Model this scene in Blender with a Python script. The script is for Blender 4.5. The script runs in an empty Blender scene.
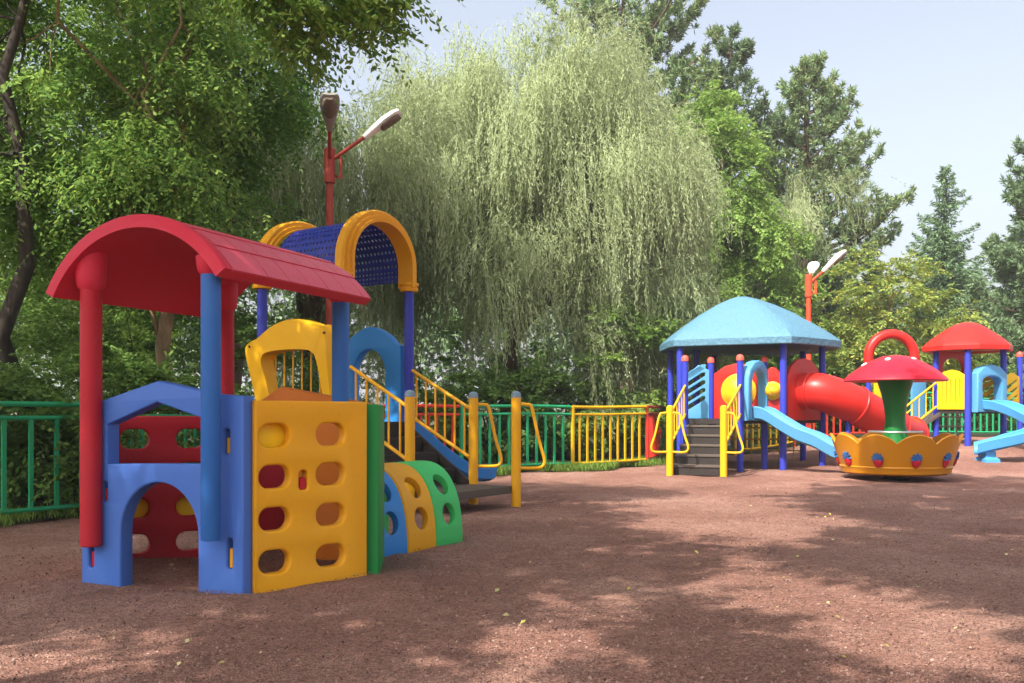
import bpy, bmesh, math, random
import numpy as np
from mathutils import Vector, Matrix

R = math.radians
rng = np.random.RandomState(7)
random.seed(7)
scene = bpy.context.scene
col = scene.collection


# ------------------------------------------------------------------ ground shape
def sstep(a, b, x):
    t = min(1.0, max(0.0, (x - a) / (b - a)))
    return t * t * (3 - 2 * t)


def g(x, y):
    """height of the ground: level, rising gently towards the far right corner"""
    return 0.40 * sstep(17.5, 22.5, y) * sstep(5.5, 9.5, x) \
        + 0.045 * math.exp(-((math.hypot(x + 1.95, y - 6.85) - 1.15) / 0.3) ** 2) * (0.75 + 0.4 * math.sin(5 * x + 3 * y)) \
        + 0.012 * math.sin(x * 1.7 + y * 0.6) * math.sin(y * 1.3 - x * 0.4)


# ------------------------------------------------------------------ helpers
def tag(o, label=None, cat=None, group=None, kind=None):
    if label: o['label'] = label
    if cat: o['category'] = cat
    if group: o['group'] = group
    if kind: o['kind'] = kind
    return o


def empty(name, loc, label=None, cat=None, group=None):
    o = bpy.data.objects.new(name, None)
    o.location = loc
    o.empty_display_size = 0.2
    col.objects.link(o)
    return tag(o, label, cat, group)


def root_loc(p):
    v = Vector((0, 0, 0))
    while p is not None:
        v = v + Vector(p.location)
        p = p.parent
    return v


def link_mesh(name, me, mat, parent=None, world=True):
    o = bpy.data.objects.new(name, me)
    col.objects.link(o)
    if mat and not me.materials:
        me.materials.append(mat)
    if parent is not None:
        if world:
            me.transform(Matrix.Translation(-root_loc(parent)))
        o.parent = parent
    return o


class MB:
    def __init__(self):
        self.v = []
        self.f = []

    def add(self, vs, fs):
        n = len(self.v)
        self.v += [tuple(p) for p in vs]
        self.f += [tuple(i + n for i in fc) for fc in fs]

    def box(self, c, s, rz=0.0, M=None):
        hx, hy, hz = s[0] / 2, s[1] / 2, s[2] / 2
        b = min(hx, hy, hz) * 0.22
        bm = bmesh.new()
        bmesh.ops.create_cube(bm, size=1)
        for v in bm.verts:
            v.co = Vector((v.co.x * s[0], v.co.y * s[1], v.co.z * s[2]))
        b = min(b, 0.012)
        bmesh.ops.bevel(bm, geom=bm.edges[:], offset=b, segments=2, affect='EDGES')
        T = Matrix.Translation(Vector(c)) @ (M if M is not None else Matrix.Rotation(rz, 4, 'Z'))
        bm.verts.index_update()
        self.add([T @ v.co for v in bm.verts], [[v.index for v in f.verts] for f in bm.faces])
        bm.free()

    def tube(self, pts, r, n=12, cap=True, closed=False):
        pts = [Vector(p) for p in pts]
        m = len(pts)
        rs = r if isinstance(r, (list, tuple)) else [r] * m
        tang = []
        for i in range(m):
            if closed:
                t = pts[(i + 1) % m] - pts[(i - 1) % m]
            else:
                t = pts[min(i + 1, m - 1)] - pts[max(i - 1, 0)]
            tang.append(t.normalized() if t.length > 1e-9 else Vector((0, 0, 1)))
        up = Vector((0, 0, 1)) if abs(tang[0].z) < 0.9 else Vector((1, 0, 0))
        nrm = (up - tang[0] * up.dot(tang[0])).normalized()
        vs = []
        for i in range(m):
            nrm = (nrm - tang[i] * nrm.dot(tang[i]))
            nrm = nrm.normalized() if nrm.length > 1e-6 else tang[i].orthogonal().normalized()
            bi = tang[i].cross(nrm)
            for k in range(n):
                a = 2 * math.pi * k / n
                vs.append(pts[i] + (nrm * math.cos(a) + bi * math.sin(a)) * rs[i])
        fs = []
        for i in range(m if closed else m - 1):
            j = (i + 1) % m
            for k in range(n):
                k2 = (k + 1) % n
                fs.append((i * n + k, i * n + k2, j * n + k2, j * n + k))
        if cap and not closed:
            fs.append(tuple(range(n))[::-1])
            fs.append(tuple((m - 1) * n + k for k in range(n)))
        self.add(vs, fs)

    def lathe(self, prof, c=(0, 0, 0), n=32, rfun=None):
        vs, fs = [], []
        m = len(prof)
        for k in range(n):
            a = 2 * math.pi * k / n
            for i, (r, z) in enumerate(prof):
                if rfun: r, z = rfun(i, r, z, a)
                vs.append((c[0] + r * math.cos(a), c[1] + r * math.sin(a), c[2] + z))
        for k in range(n):
            k2 = (k + 1) % n
            for i in range(m - 1):
                fs.append((k * m + i, k2 * m + i, k2 * m + i + 1, k * m + i + 1))
        self.add(vs, fs)

    def loft(self, loops, closed=True, caps=True):
        n = len(loops[0])
        vs = [p for L in loops for p in L]
        fs = []
        for i in range(len(loops) - 1):
            for k in range(n if closed else n - 1):
                k2 = (k + 1) % n
                fs.append((i * n + k, i * n + k2, (i + 1) * n + k2, (i + 1) * n + k))
        if caps:
            fs.append(tuple(range(n))[::-1])
            fs.append(tuple((len(loops) - 1) * n + k for k in range(n)))
        self.add(vs, fs)

    def mesh(self, name, angle=38, normals=True):
        me = bpy.data.meshes.new(name)
        me.from_pydata([tuple(p) for p in self.v], [], self.f)
        me.validate()
        if normals:
            bm = bmesh.new(); bm.from_mesh(me)
            bmesh.ops.remove_doubles(bm, verts=bm.verts[:], dist=1e-5)
            bmesh.ops.recalc_face_normals(bm, faces=bm.faces[:])
            bm.to_mesh(me); bm.free()
        me.shade_smooth()
        me.set_sharp_from_angle(angle=R(angle))
        return me

    def build(self, name, mat, parent=None, angle=38, normals=True):
        return link_mesh(name, self.mesh(name, angle, normals), mat, parent)


def eval_mesh(o):
    dg = bpy.context.evaluated_depsgraph_get()
    dg.update()
    me = bpy.data.meshes.new_from_object(o.evaluated_get(dg))
    return me


def flat_mesh(loops, thick, bevel=0.008, name='panel'):
    """a flat plate with holes and rounded edges; loops of (u, v)"""
    cu = bpy.data.curves.new('tmp', 'CURVE')
    cu.dimensions = '2D'
    cu.fill_mode = 'BOTH'
    cu.extrude = max(thick / 2 - bevel, 0.001)
    cu.bevel_depth = bevel
    cu.bevel_resolution = 2
    cu.offset = -bevel
    for L in loops:
        sp = cu.splines.new('POLY')
        sp.points.add(len(L) - 1)
        for p, q in zip(sp.points, L):
            p.co = (q[0], q[1], 0, 1)
        sp.use_cyclic_u = True
    o = bpy.data.objects.new('tmp', cu)
    col.objects.link(o)
    me = eval_mesh(o)
    bpy.data.objects.remove(o)
    bpy.data.curves.remove(cu)
    me.name = name
    me.materials.clear()
    return me


def smooth(me, angle=38):
    bm = bmesh.new(); bm.from_mesh(me)
    bmesh.ops.remove_doubles(bm, verts=bm.verts[:], dist=1e-5)
    bmesh.ops.recalc_face_normals(bm, faces=bm.faces[:])
    bm.to_mesh(me); bm.free()
    me.shade_smooth()
    me.set_sharp_from_angle(angle=R(angle))


def frame(p0, p1, z0=0.0, lean=0.0):
    p0 = Vector((p0[0], p0[1], z0)); p1 = Vector((p1[0], p1[1], z0))
    u = (p1 - p0).normalized()
    z = Vector((0, 0, 1))
    n = u.cross(z)
    M = Matrix(((u.x, z.x, n.x, p0.x), (u.y, z.y, n.y, p0.y), (u.z, z.z, n.z, p0.z), (0, 0, 0, 1)))
    return M


def panel(name, loops, p0, p1, thick, mat, parent, z0=0.0, bevel=0.008, shift=0.0):
    """plate standing on the line p0-p1; shift moves it along its normal"""
    me = flat_mesh(loops, thick, bevel, name)
    me.transform(frame(p0, p1, z0) @ Matrix.Translation((0, 0, shift)))
    smooth(me)
    return link_mesh(name, me, mat, parent)


def rrect(cx, cy, w, h, r, n=6):
    r = min(r, w / 2 - 1e-4, h / 2 - 1e-4)
    pts = []
    for (sx, sy, a0) in ((1, 1, 0), (-1, 1, 90), (-1, -1, 180), (1, -1, 270)):
        for k in range(n + 1):
            a = R(a0 + 90 * k / n)
            pts.append((cx + sx * (w / 2 - r) + r * math.cos(a), cy + sy * (h / 2 - r) + r * math.sin(a)))
    return pts


def arc(cx, cy, rx, ry, a0, a1, n=16):
    return [(cx + rx * math.cos(R(a0 + (a1 - a0) * k / n)), cy + ry * math.sin(R(a0 + (a1 - a0) * k / n))) for k in range(n + 1)]


def bez(pts, n=12):
    """Catmull-Rom through points"""
    P = [Vector(p) for p in pts]
    P = [P[0] * 2 - P[1]] + P + [P[-1] * 2 - P[-2]]
    out = []
    for i in range(1, len(P) - 2):
        for k in range(n):
            t = k / n
            a, b, c, d = P[i - 1], P[i], P[i + 1], P[i + 2]
            out.append(0.5 * ((2 * b) + (c - a) * t + (2 * a - 5 * b + 4 * c - d) * t * t + (3 * b - a - 3 * c + d) * t ** 3))
    out.append(P[-2])
    return out


# ------------------------------------------------------------------ materials
def lin(h):
    h = h.lstrip('#')
    c = [int(h[i:i + 2], 16) / 255 for i in (0, 2, 4)]
    return tuple((x / 12.92 if x <= 0.04045 else ((x + 0.055) / 1.055) ** 2.4) for x in c) + (1,)


def new_mat(name):
    m = bpy.data.materials.new(name)
    m.use_nodes = True
    nt = m.node_tree
    return m, nt, nt.nodes['Principled BSDF']


def plastic(name, hexcol, rough=0.48, dirt=0.26, bump=0.05, spec=0.28, fade=0.12):
    """moulded or painted playground colour with uneven fading and dusty smudges"""
    m, nt, b = new_mat(name)
    N, L = nt.nodes, nt.links
    c = lin(hexcol)
    tc = N.new('ShaderNodeTexCoord')
    n1 = N.new('ShaderNodeTexNoise'); n1.inputs['Scale'].default_value = 2.3; n1.inputs['Detail'].default_value = 5
    n2 = N.new('ShaderNodeTexNoise'); n2.inputs['Scale'].default_value = 26; n2.inputs['Detail'].default_value = 6
    n2.inputs['Roughness'].default_value = 0.7
    L.new(tc.outputs['Object'], n1.inputs['Vector']); L.new(tc.outputs['Object'], n2.inputs['Vector'])
    m1 = N.new('ShaderNodeMix'); m1.data_type = 'RGBA'
    grey = sum(c[:3]) / 3
    m1.inputs['A'].default_value = c
    m1.inputs['B'].default_value = tuple(min(1, x * 0.94 + grey * 0.05 + 0.004) for x in c[:3]) + (1,)
    r1 = N.new('ShaderNodeMapRange'); r1.inputs['From Min'].default_value = 0.35; r1.inputs['From Max'].default_value = 0.75
    r1.inputs['To Max'].default_value = min(1, fade * 5)
    L.new(n1.outputs['Fac'], r1.inputs['Value']); L.new(r1.outputs['Result'], m1.inputs['Factor'])
    m2 = N.new('ShaderNodeMix'); m2.data_type = 'RGBA'
    m2.inputs['B'].default_value = (0.20, 0.15, 0.12, 1)
    r2 = N.new('ShaderNodeMapRange'); r2.inputs['From Min'].default_value = 0.56; r2.inputs['From Max'].default_value = 0.85
    r2.inputs['To Max'].default_value = dirt
    L.new(n2.outputs['Fac'], r2.inputs['Value']); L.new(r2.outputs['Result'], m2.inputs['Factor'])
    L.new(m1.outputs['Result'], m2.inputs['A'])
    L.new(m2.outputs['Result'], b.inputs['Base Color'])
    r3 = N.new('ShaderNodeMapRange'); r3.inputs['To Min'].default_value = rough - 0.08; r3.inputs['To Max'].default_value = rough + 0.2
    L.new(n2.outputs['Fac'], r3.inputs['Value']); L.new(r3.outputs['Result'], b.inputs['Roughness'])
    b.inputs['Specular IOR Level'].default_value = spec
    bp = N.new('ShaderNodeBump'); bp.inputs['Strength'].default_value = bump; bp.inputs['Distance'].default_value = 0.02
    L.new(n1.outputs['Fac'], bp.inputs['Height']); L.new(bp.outputs['Normal'], b.inputs['Normal'])
    return m


def foliage(name, cols, trans=0.35, rough=0.6):
    m, nt, b = new_mat(name)
    N, L = nt.nodes, nt.links
    ge = N.new('ShaderNodeNewGeometry')
    cr = N.new('ShaderNodeValToRGB')
    cr.color_ramp.elements.remove(cr.color_ramp.elements[1])
    cr.color_ramp.elements[0].position = 0
    for i, h in enumerate(cols):
        e = cr.color_ramp.elements[0] if i == 0 else cr.color_ramp.elements.new(i / (len(cols) - 1))
        e.color = lin(h)
    L.new(ge.outputs['Random Per Island'], cr.inputs['Fac'])
    L.new(cr.outputs['Color'], b.inputs['Base Color'])
    b.inputs['Roughness'].default_value = rough
    b.inputs['Specular IOR Level'].default_value = 0.16
    tr = N.new('ShaderNodeBsdfTranslucent')
    hs = N.new('ShaderNodeHueSaturation'); hs.inputs['Saturation'].default_value = 1.0; hs.inputs['Value'].default_value = 1.15
    hs.inputs['Hue'].default_value = 0.49
    L.new(cr.outputs['Color'], hs.inputs['Color']); L.new(hs.outputs['Color'], tr.inputs['Color'])
    mx = N.new('ShaderNodeMixShader'); mx.inputs['Fac'].default_value = trans
    L.new(b.outputs['BSDF'], mx.inputs[1]); L.new(tr.outputs['BSDF'], mx.inputs[2])
    L.new(mx.outputs['Shader'], N['Material Output'].inputs['Surface'])
    return m


def bark(name, c1, c2, scale=9):
    m, nt, b = new_mat(name)
    N, L = nt.nodes, nt.links
    tc = N.new('ShaderNodeTexCoord'); mp = N.new('ShaderNodeMapping')
    mp.inputs['Scale'].default_value = (1, 1, 0.18)
    n = N.new('ShaderNodeTexNoise'); n.inputs['Scale'].default_value = scale; n.inputs['Detail'].default_value = 8
    L.new(tc.outputs['Object'], mp.inputs['Vector']); L.new(mp.outputs['Vector'], n.inputs['Vector'])
    cr = N.new('ShaderNodeValToRGB')
    cr.color_ramp.elements[0].position = 0.3; cr.color_ramp.elements[0].color = lin(c1)
    cr.color_ramp.elements[1].position = 0.7; cr.color_ramp.elements[1].color = lin(c2)
    L.new(n.outputs['Fac'], cr.inputs['Fac']); L.new(cr.outputs['Color'], b.inputs['Base Color'])
    bp = N.new('ShaderNodeBump'); bp.inputs['Strength'].default_value = 0.8; bp.inputs['Distance'].default_value = 0.03
    L.new(n.outputs['Fac'], bp.inputs['Height']); L.new(bp.outputs['Normal'], b.inputs['Normal'])
    b.inputs['Roughness'].default_value = 0.9
    return m


def chips(name, cols):
    m, nt, b = new_mat(name)
    N, L = nt.nodes, nt.links
    ge = N.new('ShaderNodeNewGeometry'); cr = N.new('ShaderNodeValToRGB')
    cr.color_ramp.elements.remove(cr.color_ramp.elements[1])
    cr.color_ramp.elements[0].position = 0
    for i, h in enumerate(cols):
        e = cr.color_ramp.elements[0] if i == 0 else cr.color_ramp.elements.new(i / (len(cols) - 1))
        e.color = lin(h)
    L.new(ge.outputs['Random Per Island'], cr.inputs['Fac']); L.new(cr.outputs['Color'], b.inputs['Base Color'])
    b.inputs['Roughness'].default_value = 0.9
    return m


def ground_mat():
    m, nt, b = new_mat('red_gravel')
    N, L = nt.nodes, nt.links
    tc = N.new('ShaderNodeTexCoord')

    def noise(s, d, r=0.6):
        n = N.new('ShaderNodeTexNoise'); n.inputs['Scale'].default_value = s; n.inputs['Detail'].default_value = d
        n.inputs['Roughness'].default_value = r
        L.new(tc.outputs['Object'], n.inputs['Vector'])
        return n
    big = noise(0.45, 5); mid = noise(5.5, 6, 0.7); fine = noise(70, 4, 0.75)
    vor = N.new('ShaderNodeTexVoronoi'); vor.inputs['Scale'].default_value = 82
    L.new(tc.outputs['Object'], vor.inputs['Vector'])
    cr = N.new('ShaderNodeValToRGB'); e = cr.color_ramp.elements
    e[0].position = 0.30; e[0].color = lin('#77554a')
    e[1].position = 0.72; e[1].color = lin('#b28d7e')
    x = e.new(0.5); x.color = lin('#926b5e')
    add = N.new('ShaderNodeMath'); add.operation = 'MULTIPLY_ADD'; add.inputs[1].default_value = 0.32
    L.new(mid.outputs['Fac'], add.inputs[0])
    mul = N.new('ShaderNodeMath'); mul.operation = 'MULTIPLY'; mul.inputs[1].default_value = 0.72
    L.new(big.outputs['Fac'], mul.inputs[0]); L.new(mul.outputs[0], add.inputs[2])
    L.new(add.outputs[0], cr.inputs['Fac'])
    # single grains of differing tone
    sep = N.new('ShaderNodeSeparateColor'); L.new(vor.outputs['Color'], sep.inputs['Color'])
    gr = N.new('ShaderNodeMapRange'); gr.inputs['To Min'].default_value = 0.62; gr.inputs['To Max'].default_value = 1.38
    L.new(sep.outputs['Red'], gr.inputs['Value'])
    vm = N.new('ShaderNodeVectorMath'); vm.operation = 'SCALE'
    L.new(cr.outputs['Color'], vm.inputs[0]); L.new(gr.outputs['Result'], vm.inputs['Scale'])
    L.new(vm.outputs[0], b.inputs['Base Color'])
    b.inputs['Roughness'].default_value = 0.95
    b.inputs['Specular IOR Level'].default_value = 0.15
    b1 = N.new('ShaderNodeBump'); b1.inputs['Strength'].default_value = 0.75; b1.inputs['Distance'].default_value = 0.02
    L.new(vor.outputs['Distance'], b1.inputs['Height'])
    b2 = N.new('ShaderNodeBump'); b2.inputs['Strength'].default_value = 0.8; b2.inputs['Distance'].default_value = 0.05
    L.new(mid.outputs['Fac'], b2.inputs['Height']); L.new(b1.outputs['Normal'], b2.inputs['Normal'])
    b3 = N.new('ShaderNodeBump'); b3.inputs['Strength'].default_value = 0.6; b3.inputs['Distance'].default_value = 0.012
    L.new(fine.outputs['Fac'], b3.inputs['Height']); L.new(b2.outputs['Normal'], b3.inputs['Normal'])
    L.new(b3.outputs['Normal'], b.inputs['Normal'])
    return m


def soil_mat(name, cols, s=3.0):
    m, nt, b = new_mat(name)
    N, L = nt.nodes, nt.links
    tc = N.new('ShaderNodeTexCoord')
    n = N.new('ShaderNodeTexNoise'); n.inputs['Scale'].default_value = s; n.inputs['Detail'].default_value = 9
    n.inputs['Roughness'].default_value = 0.75
    L.new(tc.outputs['Object'], n.inputs['Vector'])
    cr = N.new('ShaderNodeValToRGB')
    cr.color_ramp.elements[0].position = 0.35; cr.color_ramp.elements[0].color = lin(cols[0])
    cr.color_ramp.elements[1].position = 0.68; cr.color_ramp.elements[1].color = lin(cols[1])
    L.new(n.outputs['Fac'], cr.inputs['Fac']); L.new(cr.outputs['Color'], b.inputs['Base Color'])
    bp = N.new('ShaderNodeBump'); bp.inputs['Distance'].default_value = 0.08
    L.new(n.outputs['Fac'], bp.inputs['Height']); L.new(bp.outputs['Normal'], b.inputs['Normal'])
    b.inputs['Roughness'].default_value = 0.95
    return m


M = {}
M['red'] = plastic('red_plastic', '#b81c2c')
M['roof_red'] = plastic('faded_red_plastic', '#d02c44', rough=0.5)
M['blue'] = plastic('blue_plastic', '#4873c6', rough=0.45)
M['post_blue'] = plastic('mid_blue_paint', '#2f6cb8', rough=0.4)
M['navy'] = plastic('navy_paint', '#333eae', rough=0.3, dirt=0.15)
M['yellow'] = plastic('amber_plastic', '#e8a20a')
M['rail_yellow'] = plastic('yellow_paint', '#eaa810', rough=0.32, dirt=0.2)
M['lemon'] = plastic('lemon_plastic', '#dcb40c', rough=0.4)
M['orange'] = plastic('orange_plastic', '#d8781a')
M['green'] = plastic('green_plastic', '#1c8a40')
M['bright_green'] = plastic('bright_green_plastic', '#40c064')
M['deep_green'] = plastic('deep_green_paint', '#166a2e', rough=0.3)
M['sky_blue'] = plastic('light_blue_plastic', '#4f8fb8', rough=0.4)
M['mid_blue'] = plastic('azure_plastic', '#2f86d2', rough=0.4)
M['teal_roof'] = plastic('pale_blue_plastic', '#537c92', rough=0.5)
def pebbled(m, scale=16, strength=0.5):
    nt = m.node_tree; N, L = nt.nodes, nt.links
    tc = N.new('ShaderNodeTexCoord'); v = N.new('ShaderNodeTexVoronoi'); v.inputs['Scale'].default_value = scale
    bp = N.new('ShaderNodeBump'); bp.inputs['Strength'].default_value = strength; bp.inputs['Distance'].default_value = 0.02
    L.new(tc.outputs['Object'], v.inputs['Vector']); L.new(v.outputs['Distance'], bp.inputs['Height'])
    b = N['Principled BSDF']
    old = b.inputs['Normal'].links[0].from_socket
    L.new(old, bp.inputs['Normal']); L.new(bp.outputs['Normal'], b.inputs['Normal'])


pebbled(M['teal_roof'])
M['tube_red'] = plastic('tube_red_plastic', '#bc241e', rough=0.3, dirt=0.2)
M['cap_red'] = plastic('glossy_red_fibreglass', '#b91a30', rough=0.3, dirt=0.15)
M['bowl'] = plastic('gold_fibreglass', '#bd7d0e', rough=0.28, dirt=0.3)
M['canopy_blue'] = plastic('deep_blue_plastic', '#28379a', rough=0.4)
M['skylit_red'] = plastic('skylit_red_plastic', '#da4c62', rough=0.42, spec=0.4)  # pinker than the roof shell: sky light on its top put into the colour
M['sunlit_yellow'] = plastic('sunlit_yellow_plastic', '#ffd71c', rough=0.35, dirt=0.1)  # sunlight put into the colour of the hole plugs
M['white'] = plastic('white_paint', '#e6e6e0', rough=0.4, dirt=0.15)
M['pinkcap'] = plastic('red_cap_plastic', '#e0574a', rough=0.4)
M['pale_cap'] = plastic('pale_blue_cap', '#7c92a4', rough=0.4)
M['dark'] = plastic('dark_rubber', '#2e2826', rough=0.6, dirt=0.5)
M['tread'] = plastic('brown_metal_tread', '#5a5048', rough=0.6, dirt=0.5)
M['fence_green'] = plastic('fence_green_paint', '#1f9562', rough=0.4)
M['fence_yellow'] = plastic('fence_yellow_paint', '#d8ac12', rough=0.4)
M['fence_red'] = plastic('fence_red_paint', '#c8321f', rough=0.4)
M['lamp_red'] = plastic('weathered_red_paint', '#93372b', rough=0.55, dirt=0.6)
M['lamp_orange'] = plastic('orange_red_paint', '#d8492a', rough=0.5)
M['lamp_grey'] = plastic('grey_lamp_housing', '#8a8682', rough=0.5)
M['lens'] = plastic('lamp_lens', '#6d6258', rough=0.2)
M['chrome'] = plastic('bare_steel', '#b9bcbf', rough=0.3)
M['chrome'].node_tree.nodes['Principled BSDF'].inputs['Metallic'].default_value = 0.8
M['gravel'] = ground_mat()
M['chips'] = chips('gravel_chips', ['#4a332d', '#7a5a50', '#97776b', '#6b4b42', '#9c8478', '#8a6a5e'])
M['leaf_litter'] = chips('fallen_leaf_tones', ['#b9a23a', '#8f8a4a', '#c9c08a', '#6f5a36', '#a58f5a'])
M['soil'] = soil_mat('forest_floor_soil', ['#211e13', '#3c4424'])
M['grass'] = foliage('grass_blades', ['#4c6b2a', '#6f8f3c', '#8aa04c'], 0.3)
M['maple'] = foliage('maple_leaves', ['#557a3a', '#6a8e42', '#80a04c', '#96ae58'], 0.48)
M['maple_dark'] = foliage('dark_maple_leaves', ['#4e7434', '#628a3c', '#7a9e4a'], 0.55)
M['maple_light'] = foliage('fresh_leaves', ['#668a3e', '#7d9c48', '#94ac58'], 0.5)
M['larch'] = foliage('bright_green_leaves', ['#6a8e40', '#7e9c4c', '#94ae5e'], 0.45)
M['willow'] = foliage('willow_leaves', ['#8b986a', '#98a578', '#aab58c'], 0.4)
M['pine'] = foliage('pine_needles', ['#587550', '#6c8658', '#829a6c', '#8a8a5a'], 0.2)
M['pine_cool'] = foliage('cool_pine_needles', ['#557046', '#677e56', '#7c9070'], 0.2)
M['spruce'] = foliage('spruce_needles', ['#4e6a48', '#627a54', '#76906a'], 0.15)
M['yellowing'] = foliage('yellowing_leaves', ['#6a803c', '#7a9044', '#889a4e', '#96a254', '#72883e', '#b8ae50'], 0.4)
M['shrub'] = foliage('shrub_leaves', ['#4c6c34', '#62823c', '#7a944c'], 0.38)
M['bark'] = bark('grey_brown_bark', '#3a3026', '#6e5c48')
M['bark_dark'] = bark('dark_bark', '#1e1915', '#40362c')
M['bark_tan'] = bark('tan_bark', '#6b5640', '#a58a68')

# ------------------------------------------------------------------ camera, world, sun
cam = bpy.data.cameras.new('camera')
cam.sensor_width = 36
cam.lens = 36 * 970 / 1024
cam.shift_y = 68.5 / 1024
cam.clip_end = 2000
co = bpy.data.objects.new('camera', cam)
co.location = (0, 0, 1.15)
co.rotation_euler = (R(90), 0, 0)
col.objects.link(co)
scene.camera = co

SUN_EL = 50.0
SUN_DIR = Vector((-0.52, -0.62, 0)).normalized()          # horizontal direction towards the sun
world = bpy.data.worlds.new('World')
scene.world = world
world.use_nodes = True
wn = world.node_tree
sky = wn.nodes.new('ShaderNodeTexSky')
sky.sky_type = 'NISHITA'
sky.sun_disc = False
sky.sun_elevation = R(SUN_EL)
sky.sun_rotation = math.atan2(SUN_DIR.x, SUN_DIR.y)
sky.air_density = 1.0
sky.dust_density = 6.0
sky.ozone_density = 1.0
bg = wn.nodes['Background']
bg.inputs['Strength'].default_value = 0.15
pale = wn.nodes.new('ShaderNodeHueSaturation')
pale.inputs['Saturation'].default_value = 0.55
wn.links.new(sky.outputs['Color'], pale.inputs['Color'])
wn.links.new(pale.outputs['Color'], bg.inputs['Color'])

sd = bpy.data.lights.new('sun', 'SUN')
sd.energy = 4.0
sd.angle = R(0.53)
sd.color = (1.0, 0.94, 0.84)
so = bpy.data.objects.new('sun', sd)
d = Vector((SUN_DIR.x * math.cos(R(SUN_EL)), SUN_DIR.y * math.cos(R(SUN_EL)), math.sin(R(SUN_EL))))
so.rotation_euler = d.to_track_quat('Z', 'Y').to_euler()
so.location = d * 50
col.objects.link(so)

scene.view_settings.view_transform = 'Standard'
scene.view_settings.look = 'None'
scene.view_settings.exposure = 1.1
scene.view_settings.gamma = 1.0
scene.view_settings.use_curve_mapping = False
try:
    scene.cycles.use_denoising = True
    scene.cycles.max_bounces = 8
    scene.cycles.diffuse_bounces = 4
    scene.cycles.transmission_bounces = 6
except Exception:
    pass

# ------------------------------------------------------------------ ground
FENCE = [(-6.7, 7.0), (-4.45, 10.6), (-3.75, 13.0), (-1.75, 15.6), (-0.9, 16.8), (1.13, 18.4), (2.74, 19.75),
         (3.5, 22.6), (5.6, 24.4), (7.4, 25.5), (10.2, 26.5), (14.5, 27.5)]


def build_ground():
    def axis(lo, hi, fine_lo, fine_hi, step):
        a = list(np.arange(fine_lo, fine_hi + 1e-6, step))
        s = step
        x = fine_lo
        while x > lo:
            s *= 1.35; x -= s; a.insert(0, x)
        s = step; x = a[-1]
        while x < hi:
            s *= 1.35; x += s; a.append(x)
        return a
    xs = axis(-400, 400, -9, 15, 0.16)
    ys = axis(-60, 700, 2, 28, 0.16)
    nx = len(xs)
    vs = []
    for y in ys:
        for x in xs:
            z = g(x, y)
            if -9 <= x <= 15 and 2 <= y <= 28:
                z += 0.010 * math.sin(7.1 * x + 3.3 * y) * math.sin(5.3 * y - 2.1 * x) + rng.uniform(-0.006, 0.006)
            vs.append((x, y, z))
    fs = [(j * nx + i, j * nx + i + 1, (j + 1) * nx + i + 1, (j + 1) * nx + i) for j in range(len(ys) - 1) for i in range(nx - 1)]
    me = bpy.data.meshes.new('ground')
    me.from_pydata(vs, [], fs)
    me.shade_smooth()
    o = link_mesh('ground', me, M['gravel'])
    tag(o, 'reddish brown gravel covering the playground', 'ground', kind='structure')

    # woodland floor beyond the fence: a strip that starts at the fence line
    m = MB()
    n = 14
    rows = []
    line = []
    ext = [(-40, -20)] + FENCE + [(60, 34)]
    for a, b in zip(ext[:-1], ext[1:]):
        k = max(2, int(math.dist(a, b) / 0.8))
        for i in range(k):
            t = i / k
            line.append((a[0] + (b[0] - a[0]) * t, a[1] + (b[1] - a[1]) * t))
    line.append(ext[-1])
    for j in range(n):
        off = 0.0 if j == 0 else 0.1 * 2.0 ** (j * 0.85)
        row = []
        for (x, y) in line:
            wob = 0.18 * math.sin(x * 2.3 + y * 1.1) + 0.12 * math.sin(x * 5.1 - y * 3.0)
            px, py = x - off * 0.7, y + off * 0.75 + (wob if j == 0 else 0)
            row.append((px, py, g(px, py) + (0.012 if j == 0 else 0.03 + 0.05 * min(1, off / 2))))
        rows.append(row)
    L = len(line)
    vs = [p for r_ in rows for p in r_]
    fs = [(j * L + i, j * L + i + 1, (j + 1) * L + i + 1, (j + 1) * L + i) for j in range(n - 1) for i in range(L - 1)]
    m.add(vs, fs)
    tag(m.build('forest_floor', M['soil'], normals=False), 'dark soil and ground cover under the trees beyond the fence', 'ground', kind='structure')


build_ground()


def quads_mesh(name, c, dvec, svec, ln, wd, fold=0.0):
    """many separate diamond leaves"""
    n = len(c)
    ln = np.broadcast_to(np.asarray(ln, dtype=float), (n,))[:, None]
    wd = np.broadcast_to(np.asarray(wd, dtype=float), (n,))[:, None]
    nv = np.cross(dvec, svec)
    v = np.empty((n, 4, 3))
    v[:, 0] = c - dvec * ln / 2
    v[:, 1] = c + svec * wd / 2 - nv * wd * fold + dvec * ln * 0.06
    v[:, 2] = c + dvec * ln / 2 - nv * ln * fold * 0.5
    v[:, 3] = c - svec * wd / 2 - nv * wd * fold + dvec * ln * 0.06
    me = bpy.data.meshes.new(name)
    me.vertices.add(n * 4)
    me.vertices.foreach_set('co', v.reshape(-1).astype(np.float32))
    me.loops.add(n * 4)
    me.loops.foreach_set('vertex_index', np.arange(n * 4, dtype=np.int32))
    me.polygons.add(n)
    me.polygons.foreach_set('loop_start', np.arange(0, n * 4, 4, dtype=np.int32))
    me.update(calc_edges=True)
    me.validate()
    return me


def unit(a):
    return a / np.maximum(np.linalg.norm(a, axis=1, keepdims=True), 1e-9)


def rand_dirs(n, bias=(0, 0, 0)):
    return unit(rng.normal(size=(n, 3)) + np.array(bias))


def perp(d_):
    return unit(np.cross(d_, rand_dirs(len(d_))))


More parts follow.
